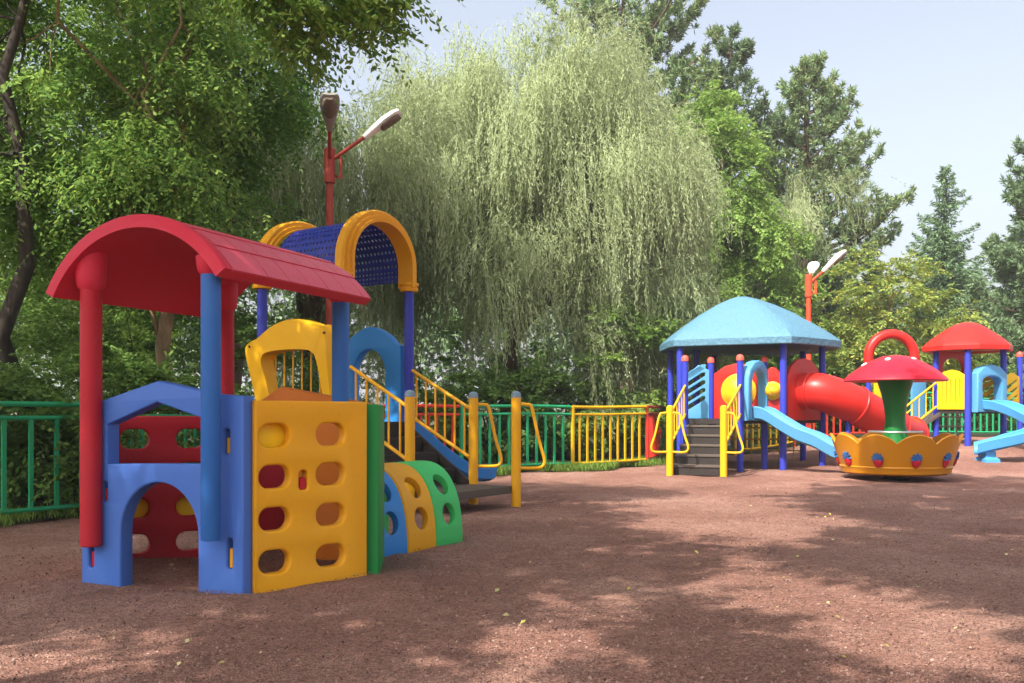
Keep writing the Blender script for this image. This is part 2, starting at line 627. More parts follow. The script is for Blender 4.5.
# loose chips of gravel where the camera can see single ones
def scatter_chips():
    n = 75000
    y = 3.6 + 9.5 * rng.rand(n) ** 1.5
    x = (rng.rand(n) - 0.5) * (1.12 * y + 0.6)
    z = np.array([g(a, b) for a, b in zip(x, y)]) + 0.004 + 0.012 * rng.rand(n)
    c = np.stack([x, y, z], 1)
    dv = unit(np.stack([rng.normal(size=n), rng.normal(size=n), 0.45 * rng.normal(size=n)], 1))
    sv = perp(dv); sv[:, 2] *= 0.6; sv = unit(sv)
    ln = 0.006 + 0.013 * rng.rand(n) ** 2.5
    me = quads_mesh('gravel_chips', c, dv, sv, ln, ln * (0.5 + 0.5 * rng.rand(n)), 0.25)
    tag(link_mesh('gravel_chips', me, M['chips']), 'loose reddish and grey gravel chips strewn over the ground', 'gravel', kind='stuff')
    n = 380
    y = 4.3 + 10 * rng.rand(n) ** 1.2
    x = (rng.rand(n) - 0.42) * 1.05 * y
    keep = ~((x < -0.3) & (y > 5.3) & (y < 9.5))
    x, y = x[keep], y[keep]; n = len(x)
    c = np.stack([x, y, [g(a, b) + 0.022 for a, b in zip(x, y)]], 1)
    dv = unit(np.stack([rng.normal(size=n), rng.normal(size=n), 0.25 * rng.normal(size=n)], 1))
    sv = unit(np.cross(dv, unit(np.array([[0, 0, 1.0]]) + 0.35 * rng.normal(size=(n, 3)))))
    ln = 0.016 + 0.036 * rng.rand(n) ** 2
    me = quads_mesh('leaf_litter', c, dv, sv, ln, ln * 0.55, 0.3)
    tag(link_mesh('leaf_litter', me, M['leaf_litter']), 'small dry yellow leaves scattered over the gravel', 'leaves', kind='stuff')


scatter_chips()


def grass_strip():
    # tufts along the foot of the fence, thickest at the green and yellow sections
    cs = []
    for a, b, dens in ((FENCE[1], FENCE[4], 500), (FENCE[4], FENCE[5], 3800), (FENCE[5], FENCE[6], 3400), (FENCE[6], FENCE[7], 900), (FENCE[0], FENCE[1], 500)):
        L = math.dist(a, b)
        n = int(dens * L)
        t = rng.rand(n)
        nx, ny = (b[1] - a[1]) / L, -(b[0] - a[0]) / L
        off = rng.rand(n) ** 1.5 * (0.55 + 0.25 * np.sin(t * L * 3.1)) - 0.35
        x = a[0] + (b[0] - a[0]) * t + nx * off
        y = a[1] + (b[1] - a[1]) * t + ny * off
        cs.append(np.stack([x, y], 1))
    p = np.concatenate(cs); n = len(p)
    h = 0.06 + 0.13 * rng.rand(n)
    c = np.stack([p[:, 0], p[:, 1], np.array([g(a, b) for a, b in p]) + h / 2], 1)
    dv = unit(np.stack([0.35 * rng.normal(size=n), 0.35 * rng.normal(size=n), np.ones(n)], 1))
    me = quads_mesh('grass', c, dv, perp(dv), h, 0.018, 0.1)
    tag(link_mesh('grass', me, M['grass']), 'strip of short green grass along the foot of the fence', 'grass', kind='stuff')


grass_strip()

# ------------------------------------------------------------------ trees
def tube_np(m, pts, r0, r1, n=8):
    k = len(pts)
    m.tube(pts, [r0 + (r1 - r0) * i / (k - 1) for i in range(k)], n=n)


def wobble(a, b, k=6, amp=0.12, sag=0.0):
    a, b = Vector(a), Vector(b)
    L = (b - a).length
    out = []
    for i in range(k + 1):
        t = i / k
        p = a.lerp(b, t)
        w = math.sin(t * math.pi)
        p += Vector((random.uniform(-1, 1), random.uniform(-1, 1), random.uniform(-0.5, 0.5))) * amp * L * 0.25 * w
        p.z += sag * w * L
        out.append(p)
    return out


def finish_tree(kind, base, label, cat, trunk, crown_me, bark_m, leaf_m, group):
    t = empty(kind, base, label, cat, group)
    trunk.build('trunk', bark_m, t, angle=60, normals=False)
    link_mesh('crown', crown_me, leaf_m, t)
    return t


TREES = 'trees around the playground'


def broadleaf(kind, label, base, top, blobs, n_clusters, leaves, mat, bk, r=0.16, leaf=0.14, rc=0.6, cat='tree', group=TREES, limbs=None, flat=0.34, lean_up=0.5, centers=None, limb_lo=0.3):
    """trunk from base to top, limbs to leaf clusters spread through the ellipsoids in blobs ((centre), (radii), weight)"""
    base = (base[0], base[1], g(base[0], base[1]) - 0.05)
    tr = MB()
    spine = wobble(base, top, 8, 0.25)
    tube_np(tr, spine, r, r * 0.25)
    wts = np.array([b[2] for b in blobs], float); wts /= wts.sum()
    given = centers is not None
    centers = list(centers) if given else []
    for i in range(0 if given else n_clusters):
        b = blobs[rng.choice(len(blobs), p=wts)]
        v = rand_dirs(1)[0] * (0.35 + 0.65 * rng.rand() ** 0.45)
        p = np.array(b[0]) + v * np.array(b[1])
        if p[2] > 0.3: centers.append(p)
    centers = np.array(centers)
    # main limbs
    limb_pts = []
    for i in range(limbs if limbs else 9):
        tgt = centers[rng.randint(len(centers))]
        t = limb_lo + (0.9 - limb_lo) * rng.rand()
        s = spine[int(t * 8)]
        L = wobble(s, s.lerp(Vector(tgt), 0.85), 5, 0.3, 0.08)
        tube_np(tr, L, r * 0.42 * (1.1 - t), r * 0.1, 6)
        limb_pts += L[1:]
    allp = limb_pts + spine[3:]
    ap = np.array([tuple(p) for p in allp])
    for c in centers[::2]:
        j = np.argmin(((ap - c) ** 2).sum(1))
        if np.linalg.norm(ap[j] - c) < 3.5:
            tube_np(tr, wobble(ap[j], c, 3, 0.3, 0.05), r * 0.1, r * 0.03, 5)
    per = max(14, leaves // len(centers))
    k_ = 13                                                   # leaves along one twig
    ntw = max(2, per // k_)
    T = ntw * len(centers)
    rr = np.repeat(rc * (0.6 + 0.8 * rng.rand(len(centers))), ntw)[:, None]
    cc = np.repeat(centers, ntw, 0)
    outd = np.repeat(unit(centers - np.array(top) * np.array([1, 1, 0.9])), ntw, 0)
    base_ = cc + rng.normal(size=(T, 3)) * 0.36 * np.array([1, 1, flat * 1.3]) * rr
    td = unit(rng.normal(size=(T, 3)) * np.array([1, 1, 0.35]) + outd * 0.8 + np.array([0, 0, 0.05]))
    tl_ = (0.45 + 0.55 * rng.rand(T))[:, None] * np.minimum(rr, 0.8)
    ts = unit(np.cross(td, np.array([[0, 0, 1.0]]) + 0.25 * rng.normal(size=(T, 3))))
    u = np.linspace(0.1, 1.0, k_)[None, :, None]
    pos = base_[:, None] + td[:, None] * tl_[:, None] * u + np.array([0, 0, -1.0]) * (tl_[:, None] * 0.38 * u * u)
    sgn = np.where(np.arange(k_) % 2 == 0, 1.0, -1.0)[None, :, None]
    dv = td[:, None] * 0.55 + ts[:, None] * sgn * 0.8 + np.array([0, 0, -0.28]) + rng.normal(size=(T, k_, 3)) * 0.25
    n = T * k_
    dv = unit(dv.reshape(n, 3))
    nrm = unit(np.cross(td, ts)); nrm *= np.sign(nrm[:, 2:3] + 1e-9)
    nrm = unit(np.repeat(nrm, k_, 0) + rng.normal(size=(n, 3)) * 0.42)
    sv = unit(np.cross(nrm, dv))
    ln = leaf * (0.65 + 0.7 * rng.rand(n))
    c = pos.reshape(n, 3) + dv * (ln * 0.5)[:, None]
    me = quads_mesh('crown', c, dv, sv, ln, ln * 0.46, 0.18)
    return finish_tree(kind, base, label, cat, tr, me, M[bk], M[mat], group)


def willow(label, base, h, blobs, n_str, mat='willow', leaf=0.098, lo=0.5):
    base = (base[0], base[1], g(base[0], base[1]) - 0.05)
    tr = MB()
    fork = Vector((base[0] + 0.3, base[1], h * 0.3))
    tube_np(tr, wobble(base, fork, 4, 0.2), 0.24, 0.19, 10)
    for b in blobs:
        for k in range(5):
            q = np.array(b[0]) + rand_dirs(1)[0] * np.array(b[1]) * 0.6
            q[2] = max(q[2], h * 0.5)
            tube_np(tr, wobble(fork, q, 7, 0.25, 0.12), 0.2, 0.03, 7)
    cs, ds, os_, ls_, ws_ = [], [], [], [], []
    wts = np.array([b[2] for b in blobs], float); wts /= wts.sum()
    # arching boughs, each with a fan of hanging strands of its own length
    n_b = n_str // 30
    limb_ends = []
    for q in range(max(8, n_b // 4)):
        b = blobs[rng.choice(len(blobs), p=wts)]
        v = rand_dirs(1, (0, -0.2, 0.35))[0]
        if v[2] < -0.45: v[2] = -v[2]
        limb_ends.append((b, v, 0.5 + 0.5 * rng.rand() ** 0.6))
    for q in range(n_b):
        b, v, rad = limb_ends[rng.randint(len(limb_ends))]
        p0 = np.array(b[0]) + v * np.array(b[1]) * rad + rng.normal(size=3) * np.array([0.42, 0.42, 0.3])
        hd = math.atan2(v[1] * b[1][1], v[0] * b[1][0]) + rng.normal() * 0.5
        out = np.array([math.cos(hd), math.sin(hd), 0.0])
        Lb = 0.6 + 1.0 * rng.rand()
        Lc = 0.55 + 1.75 * rng.rand() ** 1.5
        m_ = 18 + rng.randint(26)
        for s in range(m_):
            w_ = rng.rand()
            st = p0 + out * Lb * w_ + np.array([0, 0, 0.55 * Lb * math.sin(w_ * 2.4) - 0.25 * w_ * w_]) + rng.normal(size=3) * np.array([0.2, 0.2, 0.16])
            Ls = Lc * (0.35 + 0.9 * rng.rand())
            Ls = min(Ls, st[2] - lo)
            if Ls < 0.3: continue
            k = int(Ls / 0.044)
            t = np.linspace(0, 1, k)
            bow = 0.15 + 0.5 * rng.rand()
            ph_ = rng.rand() * 6
            sw = rng.normal(size=2) * 0.12
            px = st[0] + out[0] * bow * (1 - (1 - t) ** 2.2) + 0.06 * np.sin(t * 4 + ph_) + sw[0] * t
            py = st[1] + out[1] * bow * (1 - (1 - t) ** 2.2) + 0.06 * np.cos(t * 4 + ph_) + sw[1] * t
            pz = st[2] + 0.16 * np.sin(np.minimum(t * 4, 1) * math.pi) - Ls * t ** 1.2
            P = np.stack([px, py, pz], 1)
            tg = unit(np.gradient(P, axis=0))
            dv = unit(tg + rng.normal(size=(k, 3)) * 0.32 + np.array([0, 0, -0.05]))
            cs.append(P + rng.normal(size=(k, 3)) * 0.026); ds.append(dv); os_.append(np.repeat(out[None] + np.array([[0, 0, 0.5]]), k, 0)); ls_.append(np.full(k, leaf)); ws_.append(np.full(k, 0.024))
            P2, t2 = P[2::5], tg[2::5]
            cs.append(P2); ds.append(t2); os_.append(np.repeat(out[None] + np.array([[0, 0, 0.5]]), len(P2), 0)); ls_.append(np.full(len(P2), 0.25)); ws_.append(np.full(len(P2), 0.02))
    c = np.concatenate(cs); dv = np.concatenate(ds)
    n = len(c)
    ln = np.concatenate(ls_) * (0.75 + 0.5 * rng.rand(n))
    sv = unit(np.cross(dv, unit(np.concatenate(os_) + rng.normal(size=(n, 3)) * 0.45)))
    me = quads_mesh('crown', c, dv, sv, ln, np.concatenate(ws_), 0.1)
    return finish_tree('willow_tree', base, label, 'tree', tr, me, M['bark'], M[mat], TREES)


def pine(label, base, h, z0, prof, n_br, mat, lean=0.0, tuft=22, nl=0.26, trunk_r=0.2, kind='pine_tree', gap=0.3):
    """prof(t) -> branch length for t from 0 (lowest branch) to 1 (tip); needles in tufts at the twig ends"""
    base = (base[0], base[1], g(base[0], base[1]) - 0.05)
    tr = MB()
    top = (base[0] + lean, base[1], h)
    spine = wobble(base, top, 10, 0.06)
    tube_np(tr, spine, trunk_r, 0.02)
    tc, td = [], []
    for i in range(n_br):
        t = (i + rng.rand() * 0.8) / n_br
        z = z0 + (h - z0) * t
        L = prof(t) * (0.65 + 0.5 * rng.rand())
        a = rng.rand() * 2 * math.pi
        k = int((z - base[2]) / (h - base[2]) * 10)
        s = spine[min(k, 9)].lerp(spine[min(k + 1, 10)], ((z - base[2]) / (h - base[2]) * 10) % 1)
        dr = Vector((math.cos(a), math.sin(a), 0))
        rise = 0.05 + 0.55 * t
        P = [s + dr * L * u + Vector((0, 0, L * (rise * u + 0.25 * u * u - 0.1 * math.sin(u * 3.1)))) for u in np.linspace(0, 1, 6)]
        tube_np(tr, P, 0.018 + 0.02 * L, 0.008, 5)
        nt_ = int(6 + L * 7)
        for q in range(nt_):
            u = gap + (1 - gap) * rng.rand() ** 0.7
            f_ = u * 5; j = min(int(f_), 4)
            p = P[j].lerp(P[j + 1], f_ - j)
            side = Vector((-dr.y, dr.x, 0)) * random.gauss(0, 1) * 0.26 * L * (1.15 - u) ** 0.5
            p = p + side + Vector((0, 0, random.uniform(-0.05, 0.22)))
            tc.append(tuple(p)); td.append(tuple((dr * 0.5 + side * 0.5 + Vector((0, 0, 0.8))).normalized()))
    tc = np.array(tc); td = np.array(td)
    m_ = tuft
    n = len(tc) * m_
    dv = unit(np.repeat(td, m_, 0) * 0.7 + rng.normal(size=(n, 3)) * 0.7)
    ln = nl * (0.7 + 0.6 * rng.rand(n))
    c = np.repeat(tc, m_, 0) + dv * (ln * 0.45)[:, None] + np.repeat(td, m_, 0) * (rng.rand(n) * nl * 0.8 - 0.08)[:, None]
    me = quads_mesh('crown', c, dv, perp(dv), ln, 0.045, 0.0)
    return finish_tree(kind, base, label, 'tree', tr, me, M['bark'], M[mat], TREES)


def spruce(label, base, h, r, n_br, mat='spruce', z0=0.6, droop=0.25):
    base = (base[0], base[1], g(base[0], base[1]) - 0.05)
    tr = MB()
    tube_np(tr, wobble(base, (base[0], base[1], h), 10, 0.02), 0.2, 0.015)
    cs, ds = [], []
    for i in range(n_br):
        t = ((i + rng.rand()) / n_br) ** 1.05
        z = z0 + (h - z0) * t
        L = r * (1 - t) ** 0.85 * (0.6 + 0.55 * rng.rand()) + 0.12
        a = rng.rand() * 2 * math.pi
        dr = np.array([math.cos(a), math.sin(a), 0])
        k = max(6, int(L / 0.07))
        u = np.linspace(0.08, 1, k)
        P = np.array([base[0], base[1], z]) + dr * (u * L)[:, None] + np.array([0, 0, 1.0]) * (L * (0.28 * t * u - droop * np.sin(u * 2.6) * (1 - t) + 0.18 * u ** 3))[:, None]
        if i % 2 == 0:
            tube_np(tr, [tuple(p) for p in P[::max(1, k // 4)]], 0.03, 0.008, 4)
        for rep in range(7):
            sd_ = np.array([-dr[1], dr[0], 0]) * (rng.normal(size=k) * 0.30 * L * (1.1 - u))[:, None]
            q = P + sd_ + np.array([0, 0, -1.0]) * (np.abs(rng.normal(size=k)) * 0.13)[:, None]
            dv = unit(dr * 0.8 + sd_ * 1.2 + rng.normal(size=(k, 3)) * 0.4 + np.array([0, 0, -0.25]))
            cs.append(q); ds.append(dv)
    c = np.concatenate(cs); dv = np.concatenate(ds); n = len(c)
    ln = 0.24 * (0.7 + 0.6 * rng.rand(n))
    me = quads_mesh('crown', c, dv, perp(dv), ln, 0.055, 0.0)
    return finish_tree('spruce_tree', base, label, 'tree', tr, me, M['bark_dark'], M[mat], TREES)


# left-hand broadleaf trees
broadleaf('maple_tree', 'tall leafy tree with tan trunk right behind the red barrel roof', (-4.75, 14.0), (-4.6, 14.2, 9.0),
          [((-6.0, 14.0, 6.2), (1.8, 2.0, 2.5), 3), ((-5.8, 13.8, 9.4), (2.2, 2.2, 2.0), 2), ((-4.9, 13.6, 4.4), (1.0, 1.2, 0.8), 0.7), ((-5.2, 13.6, 3.7), (1.6, 1.2, 0.6), 0.5)],
          125, 105000, 'maple', 'bark_tan', r=0.13, leaf=0.085, rc=0.85, flat=0.27)
broadleaf('maple_tree', 'old tree with dark forked trunk at the left edge of the photo', (-6.15, 12.2), (-6.0, 12.4, 8.5),
          [((-8.1, 13.2, 7.0), (1.4, 1.4, 2.2), 1.2), ((-7.2, 12.4, 4.3), (1.1, 1.0, 0.8), 0.5), ((-6.9, 12.2, 8.8), (1.2, 1.0, 0.8), 0.4)],
          70, 56000, 'maple', 'bark_dark', r=0.14, leaf=0.08, rc=0.8, limbs=12, flat=0.27)
broadleaf('maple_tree', 'near tree whose dark green bough hangs in above the lamp post', (-7.4, 9.0), (-6.6, 9.2, 9.5),
          [((-1.95, 9.8, 5.75), (0.95, 0.8, 0.95), 2.0), ((-3.5, 9.8, 6.6), (1.3, 1.2, 0.9), 1.2), ((-5.6, 9.4, 7.6), (1.6, 1.4, 1.2), 1)],
          105, 32000, 'maple', 'bark', r=0.2, leaf=0.085, rc=0.5, limbs=16, limb_lo=0.8)
broadleaf('maple_tree', 'slender shaded tree between the tan trunk and the smaller willow', (-4.9, 17.0), (-4.6, 17.0, 8.8),
          [((-4.7, 16.8, 7.6), (1.35, 1.3, 2.6), 1.5), ((-5.2, 16.8, 4.6), (1.2, 1.2, 1.2), 0.6), ((-3.7, 16.6, 9.4), (1.2, 1.1, 0.9), 0.5)],
          85, 56000, 'maple_dark', 'bark', r=0.12, leaf=0.1, rc=0.75, limbs=12, flat=0.3)
broadleaf('maple_tree', 'pale leafy tree filling the gap behind the old forked trunk', (-10.5, 19.0), (-10.0, 19.0, 9),
          [((-10.0, 18.5, 6.5), (3.2, 2.2, 4.0), 2), ((-8.4, 18.5, 10.4), (3.0, 2, 2.4), 1.2), ((-7.2, 19, 4), (2.2, 1.5, 2.0), 0.9)],
          120, 60000, 'maple_light', 'bark', r=0.18, leaf=0.115, rc=0.95, flat=0.3)
broadleaf('maple_tree', 'dense dark tree behind the tan trunk and the red roof', (-8.4, 21.5), (-8.2, 21.5, 11),
          [((-8.2, 21.0, 6.0), (2.4, 2.0, 4.6), 2), ((-8.2, 21.0, 11.2), (2.6, 2, 2.4), 1.0)],
          120, 50000, 'maple_dark', 'bark', r=0.2, leaf=0.12, rc=0.95, flat=0.3)
# understorey along the left fence
for k, (x, y, h, w, lab) in enumerate((
        (-5.9, 10.4, 1.5, 0.9, 'low dark bush behind the green fence at the left edge of the photo'),
        (-5.2, 12.1, 1.9, 1.1, 'dark bush behind the red post of the playhouse'),
        (-5.15, 10.6, 1.3, 0.7, 'small bush pressed against the leftmost green bars'),
        (-7.0, 11.2, 2.4, 1.2, 'bush beside the foot of the old forked trunk'),
        (-8.4, 15.6, 3.4, 1.7, 'high bush at the left edge, behind the old forked trunk'),
        (-4.4, 13.0, 1.7, 1.0, 'bush between the tan trunk and the playhouse gable'),
        (-3.9, 15.6, 2.6, 1.3, 'tall bush behind the yellow bay panel'),
        (-7.6, 13.6, 2.8, 1.5, 'broad bush under the old forked trunk'),
        (-6.4, 16.4, 3.2, 1.6, 'high bush in the shade behind the tan trunk'))):
    broadleaf('shrub', lab, (x, y), (x, y, h * 0.6), [((x, y, h * 0.55), (w, w * 0.8, h * 0.48), 1)], 34, 9000, 'shrub', 'bark_dark',
              r=0.05, leaf=0.085, rc=0.42, cat='shrub', group='shrubs beyond the fence', limbs=5)

# willows
willow('big weeping willow with long pale green curtains behind the playground', (-0.2, 24.5), 10.6,
       [((0.6, 24.2, 7.3), (2.5, 2.0, 2.3), 2.4), ((-3.0, 23.8, 6.2), (2.3, 1.8, 2.7), 1.6), ((2.3, 24.2, 5.6), (1.4, 1.7, 2.4), 1.4), ((-0.4, 22.4, 3.0), (4.1, 1.1, 1.9), 3.6), ((-0.3, 22.6, 5.6), (1.8, 0.9, 1.6), 1.3), ((1.6, 22.6, 5.4), (2.0, 1.0, 1.6), 1.0), ((-0.9, 24.5, 8.9), (0.8, 0.8, 1.0), 0.35), ((1.5, 24.5, 8.8), (1.1, 0.9, 0.9), 0.4), ((2.9, 24.3, 4.0), (0.9, 1.2, 1.4), 0.4)], 17500)
willow('smaller weeping willow hanging behind the double lamp post', (-5.0, 22.5), 7.6,
       [((-4.5, 22.0, 5.8), (2.2, 1.6, 2.3), 1.0)], 4200)
willow('distant slender willow beside the far lamp post', (9.0, 31.5), 8.6,
       [((9.0, 31.2, 6.4), (1.0, 0.9, 1.9), 1.0)], 700, leaf=0.11)

# conifers and trees on the right
pine('tall open pine with brownish tufts rising behind the willow', (3.9, 33.5), 18.6, 7.5,
     lambda t: 3.7 * (1 - t) ** 0.5 + 0.4 if t > 0.12 else 3.0, 105, 'pine', tuft=30, nl=0.22, trunk_r=0.28)
pine('slim pine with pointed tip behind the bright green tree', (8.1, 36.0), 14.8, 4.0,
     lambda t: 3.0 * (1 - t) ** 0.7 + 0.3, 100, 'pine_cool', tuft=30, nl=0.22)
pine('rounded pine with an open right flank above the far lamp', (11.0, 36.0), 13.9, 3.0,
     lambda t: 3.2 * (1 - max(0, t - 0.3) ** 1.5 * 1.6) if t < 0.94 else 0.5, 140, 'pine', tuft=30, nl=0.22)
spruce('pointed spruce standing alone against the sky', (17.9, 40.0), 11.2, 3.3, 150)
pine('pine at the right edge of the photo with dark tufts', (18.0, 33.0), 10.0, 1.5,
     lambda t: 2.0 * (1 - t) ** 0.5 + 0.3, 100, 'pine_cool', tuft=30, nl=0.22)
spruce('broad spruce behind the small red pavilion', (16.0, 36.0), 8.0, 3.2, 150, z0=0.4)
spruce('dark broad conifer under the pine at the right edge of the photo', (19.4, 37.0), 8.6, 3.3, 150, mat='pine_cool', z0=0.4)
spruce('low dense spruce between the yellowing tree and the tall spruce', (14.0, 37.5), 7.0, 2.6, 130, z0=0.4)
broadleaf('deciduous_tree', 'bright fresh green tree between the willow and the pines', (6.6, 29.2), (6.4, 29.2, 9.6),
          [((6.0, 29.0, 7.5), (1.45, 1.3, 3.1), 1.7), ((7.1, 28.9, 4.9), (1.8, 1.4, 2.6), 1.5), ((8.4, 29.0, 2.8), (1.5, 1.3, 1.6), 0.7)],
          230, 76000, 'larch', 'bark', r=0.16, leaf=0.12, rc=0.55, flat=0.8)
broadleaf('deciduous_tree', 'yellowing tree with thin pale stems behind the mushroom carousel', (11.0, 28.5), (11.1, 28.5, 5.2),
          [((10.9, 28.3, 4.1), (1.9, 1.4, 1.7), 1.6), ((12.2, 28.3, 2.9), (1.6, 1.2, 1.4), 0.9), ((9.8, 28.4, 2.6), (1.3, 1.2, 1.3), 0.7)],
          130, 26000, 'yellowing', 'bark_tan', r=0.07, leaf=0.12, rc=0.6)
for k, (x, y, h, w, lab) in enumerate((
        (2.6, 22.0, 3.6, 1.3, 'green bush between the willow and the pale blue roof'),
        (1.2, 21.2, 2.2, 1.2, 'rounded bush behind the yellow fence section'),
        (-0.6, 20.6, 1.9, 1.3, 'low bush behind the green fence under the willow'),
        (4.4, 25.8, 3.4, 1.7, 'tall bush behind the left corner of the pale blue roof'),
        (-2.6, 27.0, 5.0, 2.3, 'high dark bush behind the left half of the big willow'),
        (1.6, 27.5, 4.6, 2.4, 'high dark bush behind the right half of the big willow'),
        (7.6, 27.2, 3.3, 1.8, 'wide bush behind the red tube slide'),
        (13.6, 30.5, 2.6, 2.0, 'rounded bush behind the red pavilion'),
        (16.4, 31.0, 3.0, 2.0, 'bush at the right edge below the pine'),
        (10.4, 29.8, 2.5, 1.8, 'low bush under the yellowing tree'))):
    broadleaf('shrub', lab, (x, y), (x, y, h * 0.6), [((x, y, h * 0.55), (w, w * 0.7, h * 0.47), 1)], 44, 11000, 'shrub' if k not in (0, 3) else 'maple_light', 'bark_dark',
              r=0.05, leaf=0.115, rc=0.45, cat='shrub', group='shrubs beyond the fence', limbs=5)


def woods():
    """far wood that closes the view behind the single trees"""
    n = 70000
    ctr = []
    for i in range(260):
        x = rng.uniform(-26, 34)
        y = 42 + rng.rand() * 6 + 0.05 * abs(x)
        ctr.append((x, y, rng.rand() ** 0.8 * (5.4 + 1.0 * math.sin(x * 0.5) + (3.5 if x < 4 else 0))))
    ctr = np.array(ctr)
    per = n // len(ctr)
    c = np.repeat(ctr, per, 0) + rng.normal(size=(per * len(ctr), 3)) * np.array([1.0, 0.8, 0.7])
    c[:, 2] = np.maximum(c[:, 2], 0.2)
    nrm = unit(rng.normal(size=c.shape) * 0.8 + np.array([-0.1, -0.4, 0.6]))
    dv = unit(np.cross(nrm, rand_dirs(len(c))))
    ln = 0.32 * (0.7 + 0.6 * rng.rand(len(c)))
    me = quads_mesh('woods', c, dv, np.cross(nrm, dv), ln, ln * 0.6, 0.15)
    tag(link_mesh('woods', me, M['pine_cool']), 'far mass of trees closing the view behind the park', 'woods', kind='stuff')


woods()
# trees behind and beside the photographer; their shade falls across the gravel. Their leaf clusters leave the gaps
# through which the sun reaches the ground, listed here as clearings in ground metres (x, y).
def inside(p, poly):
    r_ = False
    for (x0, y0), (x1, y1) in zip(poly, poly[1:] + poly[:1]):
        if (y0 > p[1]) != (y1 > p[1]) and p[0] < (x1 - x0) * (p[1] - y0) / (y1 - y0) + x0:
            r_ = not r_
    return r_


CLEARINGS = [
    [(0.3, 14.0), (0.9, 18.6), (9, 22), (9, 17.6), (4.9, 16.0), (3.0, 12.4), (3.5, 10.1), (2.4, 8.6), (1.7, 8.3), (1.6, 10.1), (1.4, 12.4), (0.6, 12.6)],
    [(1.25, 6.8), (1.9, 7.4), (2.2, 6.8), (2.2, 5.85), (2.6, 5.6), (2.5, 4.9), (2.05, 4.5), (1.9, 4.85), (1.75, 5.3), (1.25, 5.2), (1.3, 5.75)],
    [(-0.31, 4.0), (-0.06, 5.1), (0.27, 5.6), (0.6, 5.9), (0.29, 4.85), (0.13, 4.45), (-0.05, 4.0)],
    [(1.3, 4.0), (1.75, 4.6), (2.0, 4.4), (1.75, 4.0)],
    [(-2.9, 4.2), (-2.2, 4.7), (-1.6, 4.75), (-1.7, 4.55), (-2.4, 4.3)],
]
CLEARINGS = CLEARINGS[:1] + [[(sum(q[0] for q in c_) / len(c_) + (p[0] - sum(q[0] for q in c_) / len(c_)) * 1.05,
                               sum(q[1] for q in c_) / len(c_) + (p[1] - sum(q[1] for q in c_) / len(c_)) * 1.05) for p in c_] for c_ in CLEARINGS[1:]]
crown_pts = {0: [], 1: []}
cot = 1 / math.tan(R(SUN_EL))
tries = 0
while tries < 3300:
    tries += 1
    gx, gy = rng.uniform(-6.0, 8.6), rng.uniform(2.6, 16.6)
    if any(inside((gx + a, gy + b), CLEARINGS[0]) for a, b in ((0.6, 0), (-0.6, 0), (0, 0.7), (0, -0.7))): continue
    if any(inside((gx + a, gy + b), poly) for poly in CLEARINGS for a, b in ((0, 0), (0.32, 0), (-0.32, 0), (0, 0.36), (0, -0.36))): continue
    if gy > 13.2 and gx < 1.2: continue
    if gx > 2.6 and rng.rand() > (0.8 if gy < 13 else 0.6): continue
    if gx < 0.4 and gy > 9.8 and rng.rand() > 0.85: continue
    hh = rng.uniform(7.7, 9.0)
    p = (gx + SUN_DIR.x * cot * hh, gy + SUN_DIR.y * cot * hh, hh)
    if p[1] > 6.3 and -4.9 < p[0] < -1.2: continue
    crown_pts[0 if p[0] < -2.0 else 1].append(p)
broadleaf('maple_tree', 'leafy tree standing behind the camera to the left, shading the playhouse', (-8.6, -2.6), (-6.8, -0.6, 7.6), [((0, 0, 0), (1, 1, 1), 1)], 0,
          96 * len(crown_pts[0]), 'maple', 'bark', r=0.24, leaf=0.15, rc=0.5, limbs=26, centers=crown_pts[0])
broadleaf('maple_tree', 'leafy tree standing beside the camera, dappling the gravel at the right', (6.4, 0.4), (3.2, 2.4, 7.8), [((0, 0, 0), (1, 1, 1), 1)], 0,
          92 * len(crown_pts[1]), 'maple', 'bark', r=0.24, leaf=0.15, rc=0.46, limbs=24, centers=crown_pts[1])


# ------------------------------------------------------------------ fence
def fence_section(a, b, mat, label, pitch=0.2):
    L = math.dist(a, b)
    ux, uy = (b[0] - a[0]) / L, (b[1] - a[1]) / L
    ang = math.atan2(uy, ux)
    z0 = g(*a)
    root = empty('fence', (a[0], a[1], z0), label, 'fence', 'coloured fence sections along the playground edge')

    def pt(t, z):
        return (a[0] + ux * t, a[1] + uy * t, g(a[0] + ux * t, a[1] + uy * t) + z)
    k = max(2, int(L / 0.5))
    for z, r in ((1.215, 0.028), (1.075, 0.024), (0.14, 0.024)):
        m = MB(); m.tube([pt(0.025 + (L - 0.05) * i / k, z) for i in range(k + 1)], r, 8)
        m.build('rail', mat, root)
    pm = MB(); pm.box((0, 0, 0.62), (0.055, 0.055, 1.26)); pme = pm.mesh('post'); pme.materials.append(mat)
    npost = max(1, int(round(L / 2.0)))
    for i in range(npost):
        t = 0.03 + (L - 0.06) * i / npost
        o = bpy.data.objects.new('post', pme); col.objects.link(o); o.parent = root
        p = pt(t, 0); o.location = (p[0] - a[0], p[1] - a[1], p[2] - z0 - 0.02); o.rotation_euler = (0, 0, ang)
    bm_ = MB(); bm_.box((0, 0, 0.607), (0.046, 0.026, 0.912)); bme = bm_.mesh('bar'); bme.materials.append(mat)
    n = int(L / pitch)
    for i in range(1, n):
        t = L * i / n
        if abs((t - 0.03) % ((L - 0.06) / npost)) < 0.04: continue
        o = bpy.data.objects.new('bar', bme); col.objects.link(o); o.parent = root
        p = pt(t, 0); o.location = (p[0] - a[0], p[1] - a[1], p[2] - z0); o.rotation_euler = (0, 0, ang)


